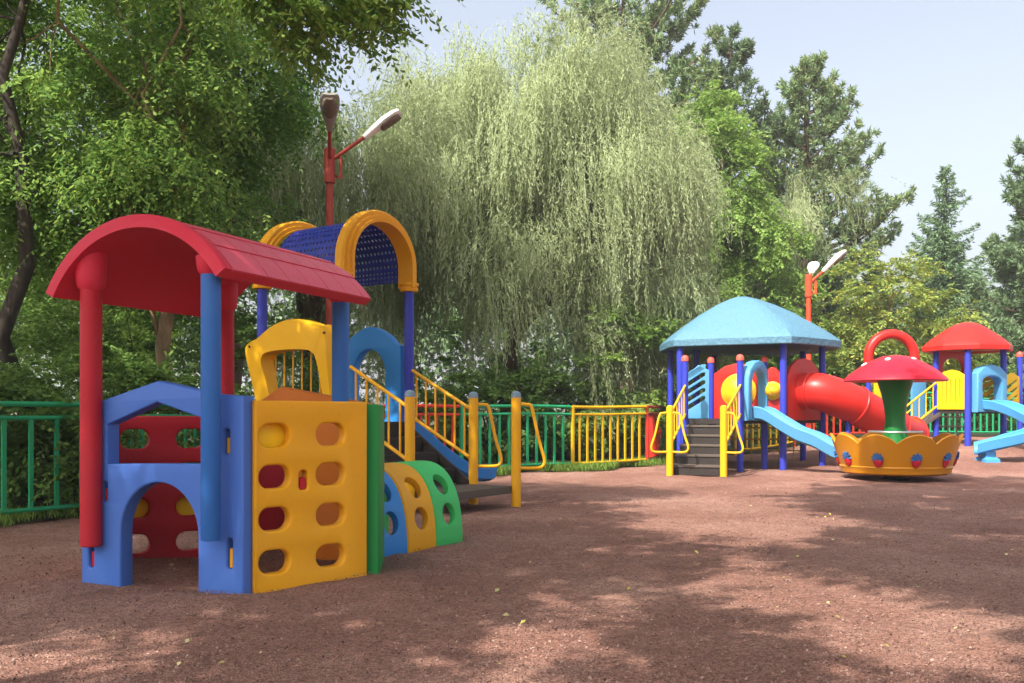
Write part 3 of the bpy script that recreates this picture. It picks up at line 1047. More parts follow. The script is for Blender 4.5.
FCOL = [('fence_green', 'green bar fence section at the left edge of the photo'),
        ('fence_green', 'green bar fence section hidden behind the playhouse'),
        ('fence_red', 'red bar fence section behind the climbing tower'),
        ('fence_red', 'red bar fence section seen between the stair railings'),
        ('fence_green', 'green bar fence section under the willow beside the yellow grab rails'),
        ('fence_yellow', 'yellow bar fence section right of the green one'),
        ('fence_red', 'red bar fence section left of the far brown stairs'),
        ('fence_green', 'green bar fence section seen beneath the pale blue roof'),
        ('fence_yellow', 'yellow bar fence section beneath the red tube slide'),
        ('fence_red', 'red bar fence section behind the mushroom carousel'),
        ('fence_green', 'green bar fence section behind the red pavilion')]
for (a, b), (mt, lab) in zip(zip(FENCE[:-1], FENCE[1:]), FCOL):
    fence_section(a, b, M[mt], lab, 0.27 if 'left edge' in lab else 0.2)


# ------------------------------------------------------------------ playhouse
def playhouse():
    A, B = (-2.81, 6.42), (-1.62, 5.99)
    B2, C = (-1.62, 6.03), (-1.0, 6.56)
    D, E, F = (-1.05, 7.36), (-1.9, 7.75), (-3.02, 7.25)
    root = empty('playhouse', (-1.9, 6.9, 0), 'plastic playhouse with red barrel roof, blue gabled doorway and yellow holed wall', 'playhouse')
    zb = -0.03
    # blue gabled front: outline, window, doorway, key slots
    out = [(0.005, zb), (0.325, zb)]
    out += [(0.325, 0.32)] + [(0.625 + 0.30 * math.cos(R(a)), 0.36 + 0.33 * math.sin(R(a))) for a in range(180, -1, -10)] + [(0.925, 0.32)]
    out += [(0.925, zb), (1.262, zb), (1.262, 1.235), (1.05, 1.25), (0.615, 1.335), (0.18, 1.215), (0.005, 1.20)]
    win = [(0.215, 0.80), (0.985, 0.815), (0.985, 1.09), (0.61, 1.20), (0.215, 1.055)]
    slots = [(1.14, 0.955, 0.04, 0.16), (1.16, 0.265, 0.04, 0.19), (0.195, 0.62, 0.04, 0.13), (0.085, 0.20, 0.04, 0.16)]
    loops = [out, win] + [rrect(x, y, w, h, 0.02) for x, y, w, h in slots]
    fp = panel('gabled_front', loops, A, B, 0.12, M['blue'], root, bevel=0.014)
    Fm = frame(A, B)
    for i, (x, y, w, h) in enumerate(slots):
        m = MB(); m.box((0, 0, 0), (0.026, h * 0.62, 0.08)); me = m.mesh('peg')
        me.transform(Fm @ Matrix.Translation((x, y - h * 0.16, 0.0)))
        link_mesh('peg', me, M['yellow'] if i < 2 else M['red'], fp)
    def climb(name, p0, p1, mat, L, zt=1.205, cols=(0.137, 0.537), plug=(), peg=None, drop=0.0):
        rows = tuple(q - drop for q in (0.99, 0.73, 0.465, 0.197))
        lo = [(0.0, zb), (L, zb), (L, zt), (0.0, zt + 0.005)]
        loops = [lo]
        holes = [(c, r) for c in cols for r in rows]
        for c, r in holes: loops.append(rrect(c, r, 0.212, 0.148, 0.07, 8))
        if peg: loops.append(rrect(peg[0], peg[1], 0.06, 0.125, 0.025))
        o = panel(name, loops, p0, p1, 0.09, mat, root, bevel=0.016)
        fm = frame(p0, p1)
        for (c, r) in plug:
            me = flat_mesh([rrect(c, r, 0.24, 0.17, 0.08)], 0.02, 0.004, 'sunlit_plug')  # added plug, stands in for a sunlit yellow panel seen through the hole
            me.transform(fm @ Matrix.Translation((0, 0, -0.06))); smooth(me)
            link_mesh('sunlit_plug', me, M['sunlit_yellow'], o)
        if peg:
            m = MB(); m.box((0, 0, 0), (0.045, 0.075, 0.07)); me = m.mesh('peg')
            me.transform(fm @ Matrix.Translation((peg[0], peg[1] - 0.022, 0.0)))
            link_mesh('peg', me, M['red'], o)
        return o
    yl = math.dist(B2, C)
    climb('climbing_wall', B2, C, M['yellow'], yl, plug=[(0.137, 0.99)], peg=(0.337, 0.70))
    E2 = (-2.08, 7.79)
    climb('rear_wall', F, E2, M['red'], 1.36, 1.10, cols=(0.185, 0.59, 0.93)[:2], plug=[(0.185, 0.405), (0.59, 0.405)], drop=0.06)
    climb('side_wall', (-2.83, 6.56), (-3.0, 7.2), M['red'], 0.66, 1.10, cols=(0.2, 0.48)[:1], drop=0.06)
    # green edge wall and the orange gabled wall that carries the tunnel
    panel('green_wall', [[(0.0, zb), (0.80, zb), (0.80, 1.19), (0.0, 1.19)]], (-0.985, 6.60), D, 0.10, M['green'], root, bevel=0.016, shift=0.03)
    W = math.dist(D, E)
    out = [(0.03, zb), (0.80, zb), (0.80, 0.80), (W + 0.16, 0.80), (W + 0.16, 1.19), (0.84, 1.335), (0.45, 1.27), (0.03, 1.2)]
    panel('gabled_rear', [out, rrect(0.40, 0.50, 0.06, 0.14, 0.02)], D, E, 0.10, M['orange'], root, bevel=0.014)

    # posts
    u = Vector((0.376, 0.927, 0)).normalized()
    w = Vector((0.94, -0.34, 0)).normalized()
    for nm, (x, y), mt, z0, z1, r in (('red', (-2.72, 6.27), 'red', 0.27, 2.05, 0.068), ('blue', (-1.825, 5.88), 'post_blue', 0.36, 2.1, 0.060),
                                   ('red', (-2.235, 7.56), 'red', 0.3, 2.05, 0.068), ('blue', (-1.31, 7.41), 'post_blue', 1.06, 2.1, 0.066)):
        m = MB(); m.tube([(x, y, z0), (x, y, z0 + 0.008), (x, y, z1 - 0.06), (x, y, z1)], [r * 0.9, r, r, r], 24)
        p = m.build('post', M[mt], root)
        h = 1.945 if nm == 'red' else 1.99
        m = MB(); m.lathe([(r, h - 0.02), (r + 0.018, h), (r + 0.026, h + 0.05), (r + 0.03, 2.18 if nm == 'red' else 2.08), (r * 0.8, 2.185 if nm == 'red' else 2.085)], (x, y, 0), 24)
        m.build('collar', M['roof_red'], p)

    # barrel roof: shell with stepped shingles
    P0 = Vector((-1.69, 5.68, 1.975)); P1 = Vector((-3.0, 6.24, 1.905))       # right and left eave, front
    ax = Vector((0.376, 0.927, 0.0)).normalized()
    chord = P1 - P0; cw = chord.length; cd = chord.normalized()
    up = ax.cross(cd); up = up if up.z > 0 else -up
    rise = 0.40; Rr = (cw * cw / 4 + rise * rise) / (2 * rise)
    ctr = P0 + chord / 2 + up * (rise - Rr)
    half = math.asin(cw / 2 / Rr)
    Lr = 1.70

    def rp(a, rr, s):                      # a from -half (left eave) to +half (right eave)
        return ctr + (-cd) * (rr * math.sin(a)) + up * (rr * math.cos(a)) + ax * s
    m = MB()
    na = 40
    loops = []
    prof_out = [-half + 2 * half * i / na for i in range(na + 1)]
    for s in (0.0, 0.012, 0.06, 0.075, Lr - 0.02, Lr):
        ro = Rr + (0.012 if s <= 0.06 else 0.0)
        if s in (0.0, Lr): ro -= 0.012
        outer = [rp(a, ro, s) for a in prof_out]
        inner = [rp(a, Rr - 0.07, s) for a in reversed(prof_out)]
        loops.append(outer + inner)
    m.loft(loops)
    rf = m.build('roof', M['roof_red'], root, angle=50)
    # shingle courses, each a little proud of the one above, part of the roof's own pattern
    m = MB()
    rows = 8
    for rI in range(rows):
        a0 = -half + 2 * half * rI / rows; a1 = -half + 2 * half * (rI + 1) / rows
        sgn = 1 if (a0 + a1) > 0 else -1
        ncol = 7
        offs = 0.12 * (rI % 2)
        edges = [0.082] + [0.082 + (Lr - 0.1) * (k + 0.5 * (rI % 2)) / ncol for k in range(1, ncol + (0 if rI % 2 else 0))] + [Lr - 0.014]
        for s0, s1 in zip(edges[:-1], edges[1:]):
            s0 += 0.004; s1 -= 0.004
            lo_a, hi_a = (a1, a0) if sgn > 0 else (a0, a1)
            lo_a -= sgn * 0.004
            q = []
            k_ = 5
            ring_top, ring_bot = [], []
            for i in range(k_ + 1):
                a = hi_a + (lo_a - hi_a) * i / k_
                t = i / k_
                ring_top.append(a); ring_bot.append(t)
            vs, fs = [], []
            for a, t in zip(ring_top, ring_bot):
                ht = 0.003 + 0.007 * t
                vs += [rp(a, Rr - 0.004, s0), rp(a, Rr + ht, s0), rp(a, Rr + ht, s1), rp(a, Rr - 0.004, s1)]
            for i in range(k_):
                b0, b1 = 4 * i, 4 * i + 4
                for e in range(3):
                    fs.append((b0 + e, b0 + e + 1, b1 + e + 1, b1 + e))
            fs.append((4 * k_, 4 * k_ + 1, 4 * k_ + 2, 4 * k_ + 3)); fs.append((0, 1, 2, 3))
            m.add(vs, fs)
    m.build('shingles', M['skylit_red'], rf, angle=30)

    # crawl tunnel: three arched segments with round holes
    t0 = Vector((-1.03, 7.40, 0)); ta = Vector((0.5, 0.866, 0)); tl = Vector((-0.866, 0.5, 0))
    Wd, Hh, seg = 0.86, 0.72, 0.405

    def prof(th, shrink):
        # th 0..1 along the arch from the near foot to the far foot
        hw, hh = Wd / 2 - shrink, Hh - shrink
        leg = 0.16
        a = math.pi * th
        x = -hw * math.copysign(abs(math.cos(a)) ** 0.8, math.cos(a))
        z = hh * abs(math.sin(a)) ** 0.8
        return x, z
    for i, mt in enumerate(('mid_blue', 'yellow', 'bright_green')):
        m = MB()
        n = 36
        loops = []
        s0, s1 = seg * i + 0.003, seg * (i + 1) - 0.003
        for s, e in ((s0, 0.012), (s0 + 0.012, 0.0), (s1 - 0.012, 0.0), (s1, 0.012)):
            L = []
            for k in range(n + 1):
                x, z = prof(k / n, e)
                L.append(t0 + ta * s + tl * (x + Wd / 2) + Vector((0, 0, z - 0.02)))
            for k in range(n, -1, -1):
                x, z = prof(k / n, 0.055 - e * 0.5)
                L.append(t0 + ta * s + tl * (x + Wd / 2) + Vector((0, 0, z - 0.02)))
            loops.append(L)
        m.loft(loops)
        me = m.mesh('tunnel_segment')
        o = bpy.data.objects.new('tmp', me); col.objects.link(o)
        cuts = []
        for ang_, ds in ((22, 0.0), (52, 0.0), (128, 0), (158, 0)):
            cm = MB()
            cc = t0 + ta * ((s0 + s1) / 2) + tl * (Wd / 2) + Vector((0, 0, 0.10))
            dr = (-tl * math.cos(R(ang_)) + Vector((0, 0, 1)) * math.sin(R(ang_)))
            cm.tube([cc + dr * 0.18, cc + dr * 0.95], 0.092, 24)
            c_ = bpy.data.objects.new('tmpc', cm.mesh('tmpc')); col.objects.link(c_)
            md = o.modifiers.new('b', 'BOOLEAN'); md.operation = 'DIFFERENCE'; md.object = c_; md.solver = 'EXACT'
            cuts.append(c_)
        md = o.modifiers.new('bev', 'BEVEL'); md.width = 0.008; md.segments = 2; md.limit_method = 'ANGLE'; md.angle_limit = R(50)
        me2 = eval_mesh(o)
        bpy.data.objects.remove(o)
        for c_ in cuts: bpy.data.objects.remove(c_)
        me2.name = 'tunnel_segment'
        me2.materials.clear()
        me2.shade_smooth(); me2.set_sharp_from_angle(angle=R(40))
        link_mesh('tunnel_segment', me2, M[mt], root)


playhouse()


# ------------------------------------------------------------------ shared bits of the climbing towers
def post(root, x, y, z1, r, mat, cap=None, z0=None, capr=1.15, capd=0.05):
    z0 = g(x, y) - 0.05 if z0 is None else z0
    m = MB(); m.tube([(x, y, z0), (x, y, z1)], r, 20)
    p = m.build('post', M[mat], root)
    if cap:
        m = MB()
        m.lathe([(r * capr, z1 - capd), (r * capr, z1 + 0.01), (r * 0.9, z1 + 0.045), (r * 0.45, z1 + 0.062), (0.001, z1 + 0.066)], (x, y, 0), 20)
        m.build('post_cap', M[cap], p)
    return p


def railing(root, p0, p1, ztop0, ztop1, h, n, mat, r=0.022, rb=0.013):
    """sloping guard rail between two plan points"""
    m = MB()
    for dz in (0, -h):
        m.tube([(p0[0], p0[1], ztop0 + dz), (p1[0], p1[1], ztop1 + dz)], r, 12)
    rail = m.build('railing', M[mat], root)
    bm_ = MB(); bm_.tube([(0, 0, -h + r * 0.5), (0, 0, -r * 0.5)], rb, 8); me = bm_.mesh('baluster'); me.materials.append(M[mat])
    for i in range(n):
        t = (i + 0.5) / n
        o = bpy.data.objects.new('baluster', me); col.objects.link(o); o.parent = rail
        o.location = Vector((p0[0] + (p1[0] - p0[0]) * t, p0[1] + (p1[1] - p0[1]) * t, ztop0 + (ztop1 - ztop0) * t)) - root_loc(rail)
    return rail


def grab_loop(root, x, y, ztop, zbot, dx, dy, mat):
    """bent tube handle that leaves the post at the top, slopes out and returns low down"""
    P = [(0.04, ztop), (0.13, ztop - 0.005), (0.19, ztop - 0.05), (0.27, ztop - (ztop - zbot) * 0.55), (0.335, zbot + 0.12), (0.33, zbot + 0.035), (0.26, zbot), (0.04, zbot)]
    m = MB(); m.tube(bez([(x + dx * a, y + dy * a, z) for a, z in P], 6), 0.02, 10)
    return m.build('grab_rail', M[mat], root)


def chute(name, root, path, width, wall, mat, wave=0.0):
    """open slide: a U section swept along a path of 3D points"""
    P = bez(path, 10)
    loops = []
    for i, p in enumerate(P):
        t = (P[min(i + 1, len(P) - 1)] - P[max(i - 1, 0)])
        th = Vector((t.x, t.y, 0)).normalized()
        sd_ = Vector((th.y, -th.x, 0))
        hw = width / 2
        sec = [(-hw - 0.03, wall - 0.02), (-hw - 0.01, wall), (-hw + 0.03, wall - 0.01), (-hw + 0.05, 0.05), (-hw + 0.10, 0.005), (0, 0), (hw - 0.10, 0.005), (hw - 0.05, 0.05), (hw - 0.03, wall - 0.01),
               (hw + 0.01, wall), (hw + 0.03, wall - 0.02), (hw - 0.0, 0.0), (hw - 0.1, -0.05), (0, -0.055), (-hw + 0.1, -0.05), (-hw, 0.0)]
        loops.append([p + sd_ * a + Vector((0, 0, b)) for a, b in sec])
    m = MB(); m.loft(loops)
    return m.build(name, M[mat], root, angle=50)


# ------------------------------------------------------------------ climbing tower with arched canopy
def tower():
    Lp, Rp, Fp, Bp = (-2.0, 11.50), (-1.327, 12.50), (-3.144, 12.20), (-2.386, 13.26)
    root = empty('climbing_tower', (-2.2, 12.3, 0), 'play tower with yellow arches, perforated blue tunnel canopy, yellow stair rails and blue slide', 'play tower')
    zc = 2.72
    for x, y in (Lp, Rp, Fp, Bp):
        post(root, x, y, zc + 0.05, 0.062, 'navy')
    zp = 1.0
    # deck
    m = MB()
    ctr = Vector((-2.236, 12.35, 0))
    m.loft([[Vector((p[0], p[1], z)) for p in (Lp, Rp, Bp, Fp)] for z in (zp - 0.08, zp)])
    m.build('deck', M['dark'], root)
    u = Vector((0.813, -0.582, 0)).normalized()           # from the arch down the stairs
    e = (Vector((*Rp, 0)) - Vector((*Lp, 0))); el = e.length; e.normalize()

    # arches: near (L-R) and far (F-B)
    def arch(p0, p1):
        m = MB()
        a, b = Vector((*p0, 0)), Vector((*p1, 0))
        d_ = (b - a); w = d_.length; d_.normalize()
        hw = w / 2
        path = []
        for k in range(5): path.append((-hw, zc + 0.24 * k / 4))
        for k in range(1, 25):
            an = math.pi - math.pi * k / 24
            path.append((hw * math.cos(an), zc + 0.24 + 0.57 * math.sin(an)))
        for k in range(1, 5): path.append((hw, zc + 0.24 - 0.24 * k / 4))
        mid = (a + b) / 2
        nrm = Vector((d_.y, -d_.x, 0))
        # cross-section: band with two ridges across its depth
        sec = [(-0.07, -0.17), (-0.07, 0.17), (-0.035, 0.178), (-0.028, 0.135), (0.012, 0.142), (0.02, 0.10), (0.062, 0.105), (0.082, 0.07), (0.082, -0.07), (0.062, -0.105), (0.02, -0.10), (0.012, -0.142), (-0.028, -0.135), (-0.035, -0.178)]
        loops = []
        for i, (x, z) in enumerate(path):
            x0, z0 = path[max(i - 1, 0)]; x1, z1 = path[min(i + 1, len(path) - 1)]
            tx, tz = x1 - x0, z1 - z0
            L = math.hypot(tx, tz); ox, oz = -tz / L, tx / L
            loops.append([mid + d_ * (x + ox * q) + nrm * s * 0.72 + Vector((0, 0, z + oz * q)) for q, s in sec])
        m.loft(loops)
        ar = m.build('arch', M['yellow'], root)
        for p in (a, b):
            m = MB()
            m.lathe([(0.07, zc - 0.05), (0.115, zc - 0.045), (0.12, zc - 0.01), (0.105, zc + 0.005), (0.105, zc + 0.02), (0.125, zc + 0.03), (0.125, zc + 0.06), (0.07, zc + 0.065)], (p.x, p.y, 0), 24)
            m.build('collar', M['yellow'], ar)
    arch(Lp, Rp)
    arch(Fp, Bp)
    # perforated canopy
    back = Vector((-0.813, 0.582, 0)).normalized()
    na, ns = 24, 17
    mid0 = (Vector((*Lp, 0)) + Vector((*Rp, 0))) / 2
    hw = el / 2 - 0.03
    span = 1.30 - 0.2

    def cp(th, s, off):
        # th in -0.18..1.18 ; beyond 0..1 are the straight sides
        if th < 0: x, z = -hw - off, zc + 0.24 + th * 1.0
        elif th > 1: x, z = hw + off, zc + 0.24 - (th - 1) * 1.0
        else:
            an = math.pi * (1 - th)
            x, z = (hw + off) * math.cos(an), zc + 0.24 + (0.54 + off) * math.sin(an)
        return mid0 + e * x + back * (0.10 + s * span) + Vector((0, 0, z))
    m = MB()
    T0, T1 = -0.16, 1.16
    for i in range(na):
        for j in range(ns):
            c0, c1 = T0 + (T1 - T0) * i / na, T0 + (T1 - T0) * (i + 1) / na
            s0, s1 = j / ns, (j + 1) / ns
            sq = [(0, 0), (.5, 0), (1, 0), (1, .5), (1, 1), (.5, 1), (0, 1), (0, .5)]
            hole = [(0.5 + 0.235 * math.cos(R(225 + 45 * k)), 0.5 + 0.235 * math.sin(R(225 + 45 * k))) for k in range(8)]
            vs = []
            for off in (0.006, -0.006):
                vs += [cp(c0 + (c1 - c0) * a, s0 + (s1 - s0) * b, off) for a, b in sq]
                vs += [cp(c0 + (c1 - c0) * a, s0 + (s1 - s0) * b, off) for a, b in hole]
            fs = []
            for k in range(8):
                k2 = (k + 1) % 8
                fs.append((k, k2, 8 + k2, 8 + k))
                fs.append((16 + k, 24 + k, 24 + k2, 16 + k2))
                fs.append((8 + k, 8 + k2, 24 + k2, 24 + k))
            m.add(vs, fs)
    m.build('canopy', M['canopy_blue'], root, angle=60, normals=True)

    # stairs
    st = MB()
    nst = 4
    for i in range(nst):
        z = zp - 0.19 * (i + 1)
        c = (Vector((*Lp, 0)) + Vector((*Rp, 0))) / 2 + u * (0.14 + 0.265 * i)
        ang = math.atan2(e.y, e.x)
        st.box((c.x, c.y, z - 0.02), (el - 0.12, 0.28, 0.04), ang)
        st.box((c.x - u.x * 0.13, c.y - u.y * 0.13, z + 0.085), (el - 0.13, 0.02, 0.165), ang)
    st.build('stairs', M['dark'], root)
    N1 = Vector((*Lp, 0)) + u * 1.05
    N2 = Vector((*Rp, 0)) + u * 1.05
    N3 = N2 + u * 0.64
    # stringers
    m = MB()
    for q0, q1 in ((Vector((*Lp, 0)) + e * 0.05, N1 + e * 0.05), (Vector((*Rp, 0)) - e * 0.05, N2 - e * 0.05)):
        m.loft([[q0 + Vector((0, 0, zp - 0.02)), q0 + Vector((0, 0, zp - 0.2)), q1 + Vector((0, 0, 0.08)), q1 + Vector((0, 0, 0.27))],
                [q0 + e * 0.03 + Vector((0, 0, zp - 0.02)), q0 + e * 0.03 + Vector((0, 0, zp - 0.2)), q1 + e * 0.03 + Vector((0, 0, 0.08)), q1 + e * 0.03 + Vector((0, 0, 0.27))]])
    m.build('stringer', M['dark'], root)
    # low entry deck
    m = MB()
    c = (N1 + N2) / 2 + u * 0.30 + e * 0.02
    m.box((c.x, c.y, 0.205), (el - 0.1, 0.62, 0.085), math.atan2(e.y, e.x))
    q = c - e * 0.45
    m.tube([(q.x, q.y, -0.05), (q.x, q.y, 0.18)], 0.05, 12)
    m.build('entry_deck', M['tread'], root)
    for p in (N1, N2, N3):
        post(root, p.x, p.y, 1.31, 0.058, 'rail_yellow', 'pale_cap', capr=1.03, capd=0.012)
    railing(root, (Lp[0] + u.x * 0.12, Lp[1] + u.y * 0.12), (N1.x - u.x * 0.06, N1.y - u.y * 0.06), 1.66, 1.20, 0.60, 5, 'rail_yellow')
    railing(root, (Rp[0] + u.x * 0.05, Rp[1] + u.y * 0.05), (N2.x - u.x * 0.06, N2.y - u.y * 0.06), 1.66, 1.17, 0.60, 6, 'rail_yellow')
    grab_loop(root, N2.x, N2.y, 1.22, 0.46, 1.0, 0.12, 'rail_yellow')
    grab_loop(root, N3.x, N3.y, 1.22, 0.46, 1.0, 0.12, 'rail_yellow')

    # light blue slide entrance on the rear right side, slide beyond it
    w = math.dist(Bp, Rp)
    o = [(0.09, 0.95)] + [(q.x, q.y) for q in bez([(0.09, 1.98, 0), (0.2, 2.02, 0), (0.36, 2.15, 0), (0.65, 2.25, 0), (0.94, 2.15, 0), (1.10, 2.02, 0), (1.21, 1.98, 0)], 5)] + [(1.21, 0.95)]
    hole = [(0.36, 1.02), (0.94, 1.02)] + arc(0.65, 1.62, 0.29, 0.33, 0, 180, 16)
    panel('slide_entrance', [o, hole], Bp, Rp, 0.13, M['mid_blue'], root, bevel=0.02)
    nb = Vector((0.582, 0.813, 0)).normalized()
    s = (Vector((*Rp, 0)) + Vector((*Bp, 0))) / 2 - nb * 0.02
    path = [s + nb * t + Vector((0, 0, z)) for t, z in ((0.0, 1.0), (0.25, 0.97), (0.7, 0.74), (1.3, 0.40), (1.8, 0.18), (2.15, 0.13), (2.35, 0.13))]
    chute('slide', root, path, 0.62, 0.17, 'mid_blue')
    # yellow bay panel on the front left side, bulging outwards
    nl = Vector((-0.582, -0.813, 0)).normalized()
    a, b = Vector((*Fp, 0)), Vector((*Lp, 0))
    d_ = (b - a).normalized(); w = (b - a).length

    def P(t, z, k): return a + d_ * (t * w) + nl * k + Vector((0, 0, z))
    outer = [(0.10, 0.98), (0.04, 1.45), (-0.01, 1.86), (0.02, 1.98), (0.14, 2.04), (0.30, 2.16), (0.46, 2.23), (0.64, 2.235), (0.80, 2.17), (0.92, 2.12), (0.99, 2.10), (1.0, 1.45), (1.0, 0.98)]
    outer = [(q.x, q.y) for q in bez([(a_, b_, 0) for a_, b_ in outer], 4)]
    inner = [(0.26, 1.10), (0.22, 1.5), (0.18, 1.72), (0.20, 1.80), (0.26, 1.85), (0.38, 1.87), (0.5, 1.875), (0.6, 1.875), (0.74, 1.865), (0.81, 1.84), (0.85, 1.76), (0.88, 1.5), (0.90, 1.10)]
    inner = [(q.x, q.y) for q in bez([(a_, b_, 0) for a_, b_ in inner], 4)]
    # frame rings from the post line out to the front of the bay and back inside
    rings = []
    for k, sc in ((0.02, 1.0), (0.22, 1.0), (0.27, 0.97)):
        rings.append([P(0.5 + (t - 0.5) * sc, z if sc == 1 else z - 0.02, k * (1.0 if z > 1.9 else 0.55 + 0.45 * max(0, (z - 1.0) / 0.9))) for t, z in outer])
    rings.append([P(t, z, 0.26 * (1.0 if z > 1.8 else 0.55 + 0.45 * max(0, (z - 1.0) / 0.9))) for t, z in inner])
    rings.append([P(t, z, 0.03) for t, z in inner])
    m = MB(); m.loft(rings, closed=False, caps=False)
    # close back face
    m.loft([rings[-1], rings[0]], closed=False, caps=False)
    me = m.mesh('bay_panel', 50)
    bay = link_mesh('bay_panel', me, M['lemon_amber'], root)
    for t_, z_ in ((0.06, 1.93), (0.97, 2.05), (0.97, 1.2), (0.13, 1.2)):
        q0, q1 = P(t_, z_, 0.2 if z_ > 1.8 else 0.15), P(t_, z_, 0.275 if z_ > 1.8 else 0.2)
        m = MB(); m.tube([q0, q1], 0.016, 10); m.build('bolt', M['dark'], bay)
    for k in range(7):
        m = MB()
        q = P(0.2 + 0.66 * k / 6, 0, 0.03)
        m.tube([(q.x, q.y, 1.0), (q.x, q.y, 1.95)], 0.011, 8)
        m.build('bar', M['rail_yellow'], bay)


M['lemon_amber'] = plastic('warm_yellow_plastic', '#f2b410', rough=0.4)
tower()


# ------------------------------------------------------------------ far pavilion with pale blue roof
def pavilion():
    root = empty('play_pavilion', (4.9, 20.2, 0), 'play pavilion with pale blue hipped roof, brown stairs, light blue slide and red tube slide', 'play tower')
    hexv = [(3.35, 19.35), (5.2, 18.6), (6.3, 19.7), (6.42, 21.4), (4.6, 22.1), (3.45, 21.1)]
    cx = sum(p[0] for p in hexv) / 6; cy = sum(p[1] for p in hexv) / 6
    for x, y in hexv: post(root, x, y, 2.47, 0.065, 'navy')
    post(root, 4.0, 21.0, 2.47, 0.065, 'navy')
    # roof
    eave = [(3.16, 19.25), (5.28, 18.2), (6.68, 19.55), (6.8, 21.7), (4.6, 22.6), (3.2, 21.3)]
    pk = Vector((4.78, 20.2, 0))

    def ring(s, z):
        out = []
        for i in range(6):
            a, b = Vector((*eave[i], 0)), Vector((*eave[(i + 1) % 6], 0))
            for k in range(6):
                t = k / 6
                p = a.lerp(b, t)
                if k == 0:       # soften the hip corner
                    p = p.lerp(Vector((*eave[i - 1], 0)).lerp(b, 0.5), 0.05)
                q = pk + (p - pk) * s
                out.append(Vector((q.x, q.y, z)))
        return out
    m = MB()
    m.loft([ring(*q) for q in ((0.93, 2.44), (0.985, 2.40), (1.0, 2.42), (1.0, 2.54), (0.975, 2.585), (0.85, 2.76), (0.7, 2.94), (0.52, 3.15), (0.34, 3.32), (0.18, 3.44), (0.07, 3.50), (0.01, 3.51))])
    m.build('roof', M['teal_roof'], root, angle=30)
    zp = 0.98
    m = MB(); m.loft([[Vector((x, y, z)) for x, y in hexv] for z in (zp - 0.09, zp)])
    TL, TR, BL, BR = (3.30, 18.5), (4.28, 18.2), (3.75, 19.19), (4.93, 18.71)
    m.loft([[Vector((x, y, z)) for x, y in (TL, TR, (4.9, 18.7), BR, BL, (3.36, 19.3))] for z in (zp - 0.092, zp - 0.003)])
    m.build('deck', M['dark'], root)
    for x, y in (TL, TR, (3.92, 19.12), (4.92, 18.9)):
        post(root, x, y, 2.13, 0.062, 'navy', 'pinkcap')
    # stairs
    S0, S1 = Vector((3.20, 16.85, 0)), Vector((3.79, 18.30, 0))
    v = (S1 - S0).normalized(); uu = Vector((v.y, -v.x, 0)); ang = math.atan2(uu.y, uu.x)
    Ls = (S1 - S0).length
    st = MB(); rs = MB()
    n = 5
    for i in range(n):
        c = S0 + v * (0.06 + (Ls - 0.1) * (i + 0.5) / n)
        z = 0.17 * (i + 1)
        st.box((c.x, c.y, z), (0.88, Ls / n + 0.03, 0.035), ang)
        f_ = S0 + v * (0.06 + (Ls - 0.1) * i / n)
        rs.box((f_.x, f_.y, z - 0.09), (0.86, 0.015, 0.14), ang)
    stairs = st.build('stairs', M['tread'], root)
    rs.build('riser', M['dark'], stairs)
    NL, NR = Vector((2.75, 16.9, 0)), Vector((3.64, 16.68, 0))
    for p in (NL, NR): post(root, p.x, p.y, 1.17, 0.062, 'fence_yellow', 'fence_yellow', capr=1.02)
    railing(root, (NL.x + 0.02, NL.y + 0.06), (TL[0], TL[1] - 0.03), 1.08, 1.62, 0.55, 6, 'fence_yellow')
    railing(root, (NR.x + 0.02, NR.y + 0.06), (TR[0], TR[1] - 0.03), 1.08, 1.62, 0.55, 6, 'fence_yellow')
    grab_loop(root, NL.x, NL.y, 1.10, 0.42, -0.98, -0.2, 'fence_yellow')
    grab_loop(root, NL.x, NL.y, 1.10, 0.42, 0.85, -0.5, 'fence_yellow')
    grab_loop(root, NR.x, NR.y, 1.10, 0.42, 0.85, -0.5, 'fence_yellow')
    # wall panels
    a, b = (3.36, 19.27), (3.9, 19.06)
    L = math.dist(a, b)
    sl = []
    for k in range(5):
        z = 1.16 + 0.155 * k
        sl.append([(0.10, z), (0.16, z), (L - 0.1, z + 0.2), (L - 0.1, z + 0.26), (L - 0.16, z + 0.26), (0.10, z + 0.06)])
    panel('slotted_panel', [[(0.04, 0.98), (L - 0.02, 0.98), (L - 0.02, 1.93), (L * 0.6, 2.04), (0.28, 1.98), (0.04, 1.82)]] + sl, a, b, 0.05, M['sky_blue'], root)

    def bubble_panel(a, b, mat, hh=2.06):
        L = math.dist(a, b)
        cxp, cz, r = L * 0.55, 1.52, min(0.31, L * 0.44)
        o = panel('wall_panel', [[(0.0, 0.98), (L, 0.98), (L, hh - 0.12), (L * 0.7, hh - 0.02), (L * 0.5, hh), (L * 0.25, hh - 0.05), (0.0, hh - 0.2)], arc(cxp, cz, r, r, 0, 350, 34)], a, b, 0.05, M[mat], root)
        m = MB()
        m.lathe([(r + 0.03, 0.03), (r + 0.03, 0.045), (r, 0.06), (r * 0.85, 0.13), (r * 0.5, 0.2), (0.002, 0.23)], (0, 0, 0), 28)
        me = m.mesh('bubble_window')
        me.transform(frame(a, b) @ Matrix.Translation((cxp, cz, 0)))
        link_mesh('bubble_window', me, M['lemon_amber'], o)
    bubble_panel((3.98, 19.12), (4.80, 18.79), 'tube_red')
    bubble_panel((4.86, 18.77), (5.17, 18.64), 'tube_red', 1.98)
    panel('wall_panel', [[(0, 0.98), (1.6, 0.98), (1.6, 1.8), (1.2, 1.98), (0.8, 2.05), (0.4, 1.98), (0, 1.8)]], (6.32, 19.76), (6.42, 21.34), 0.05, M['tube_red'], root)
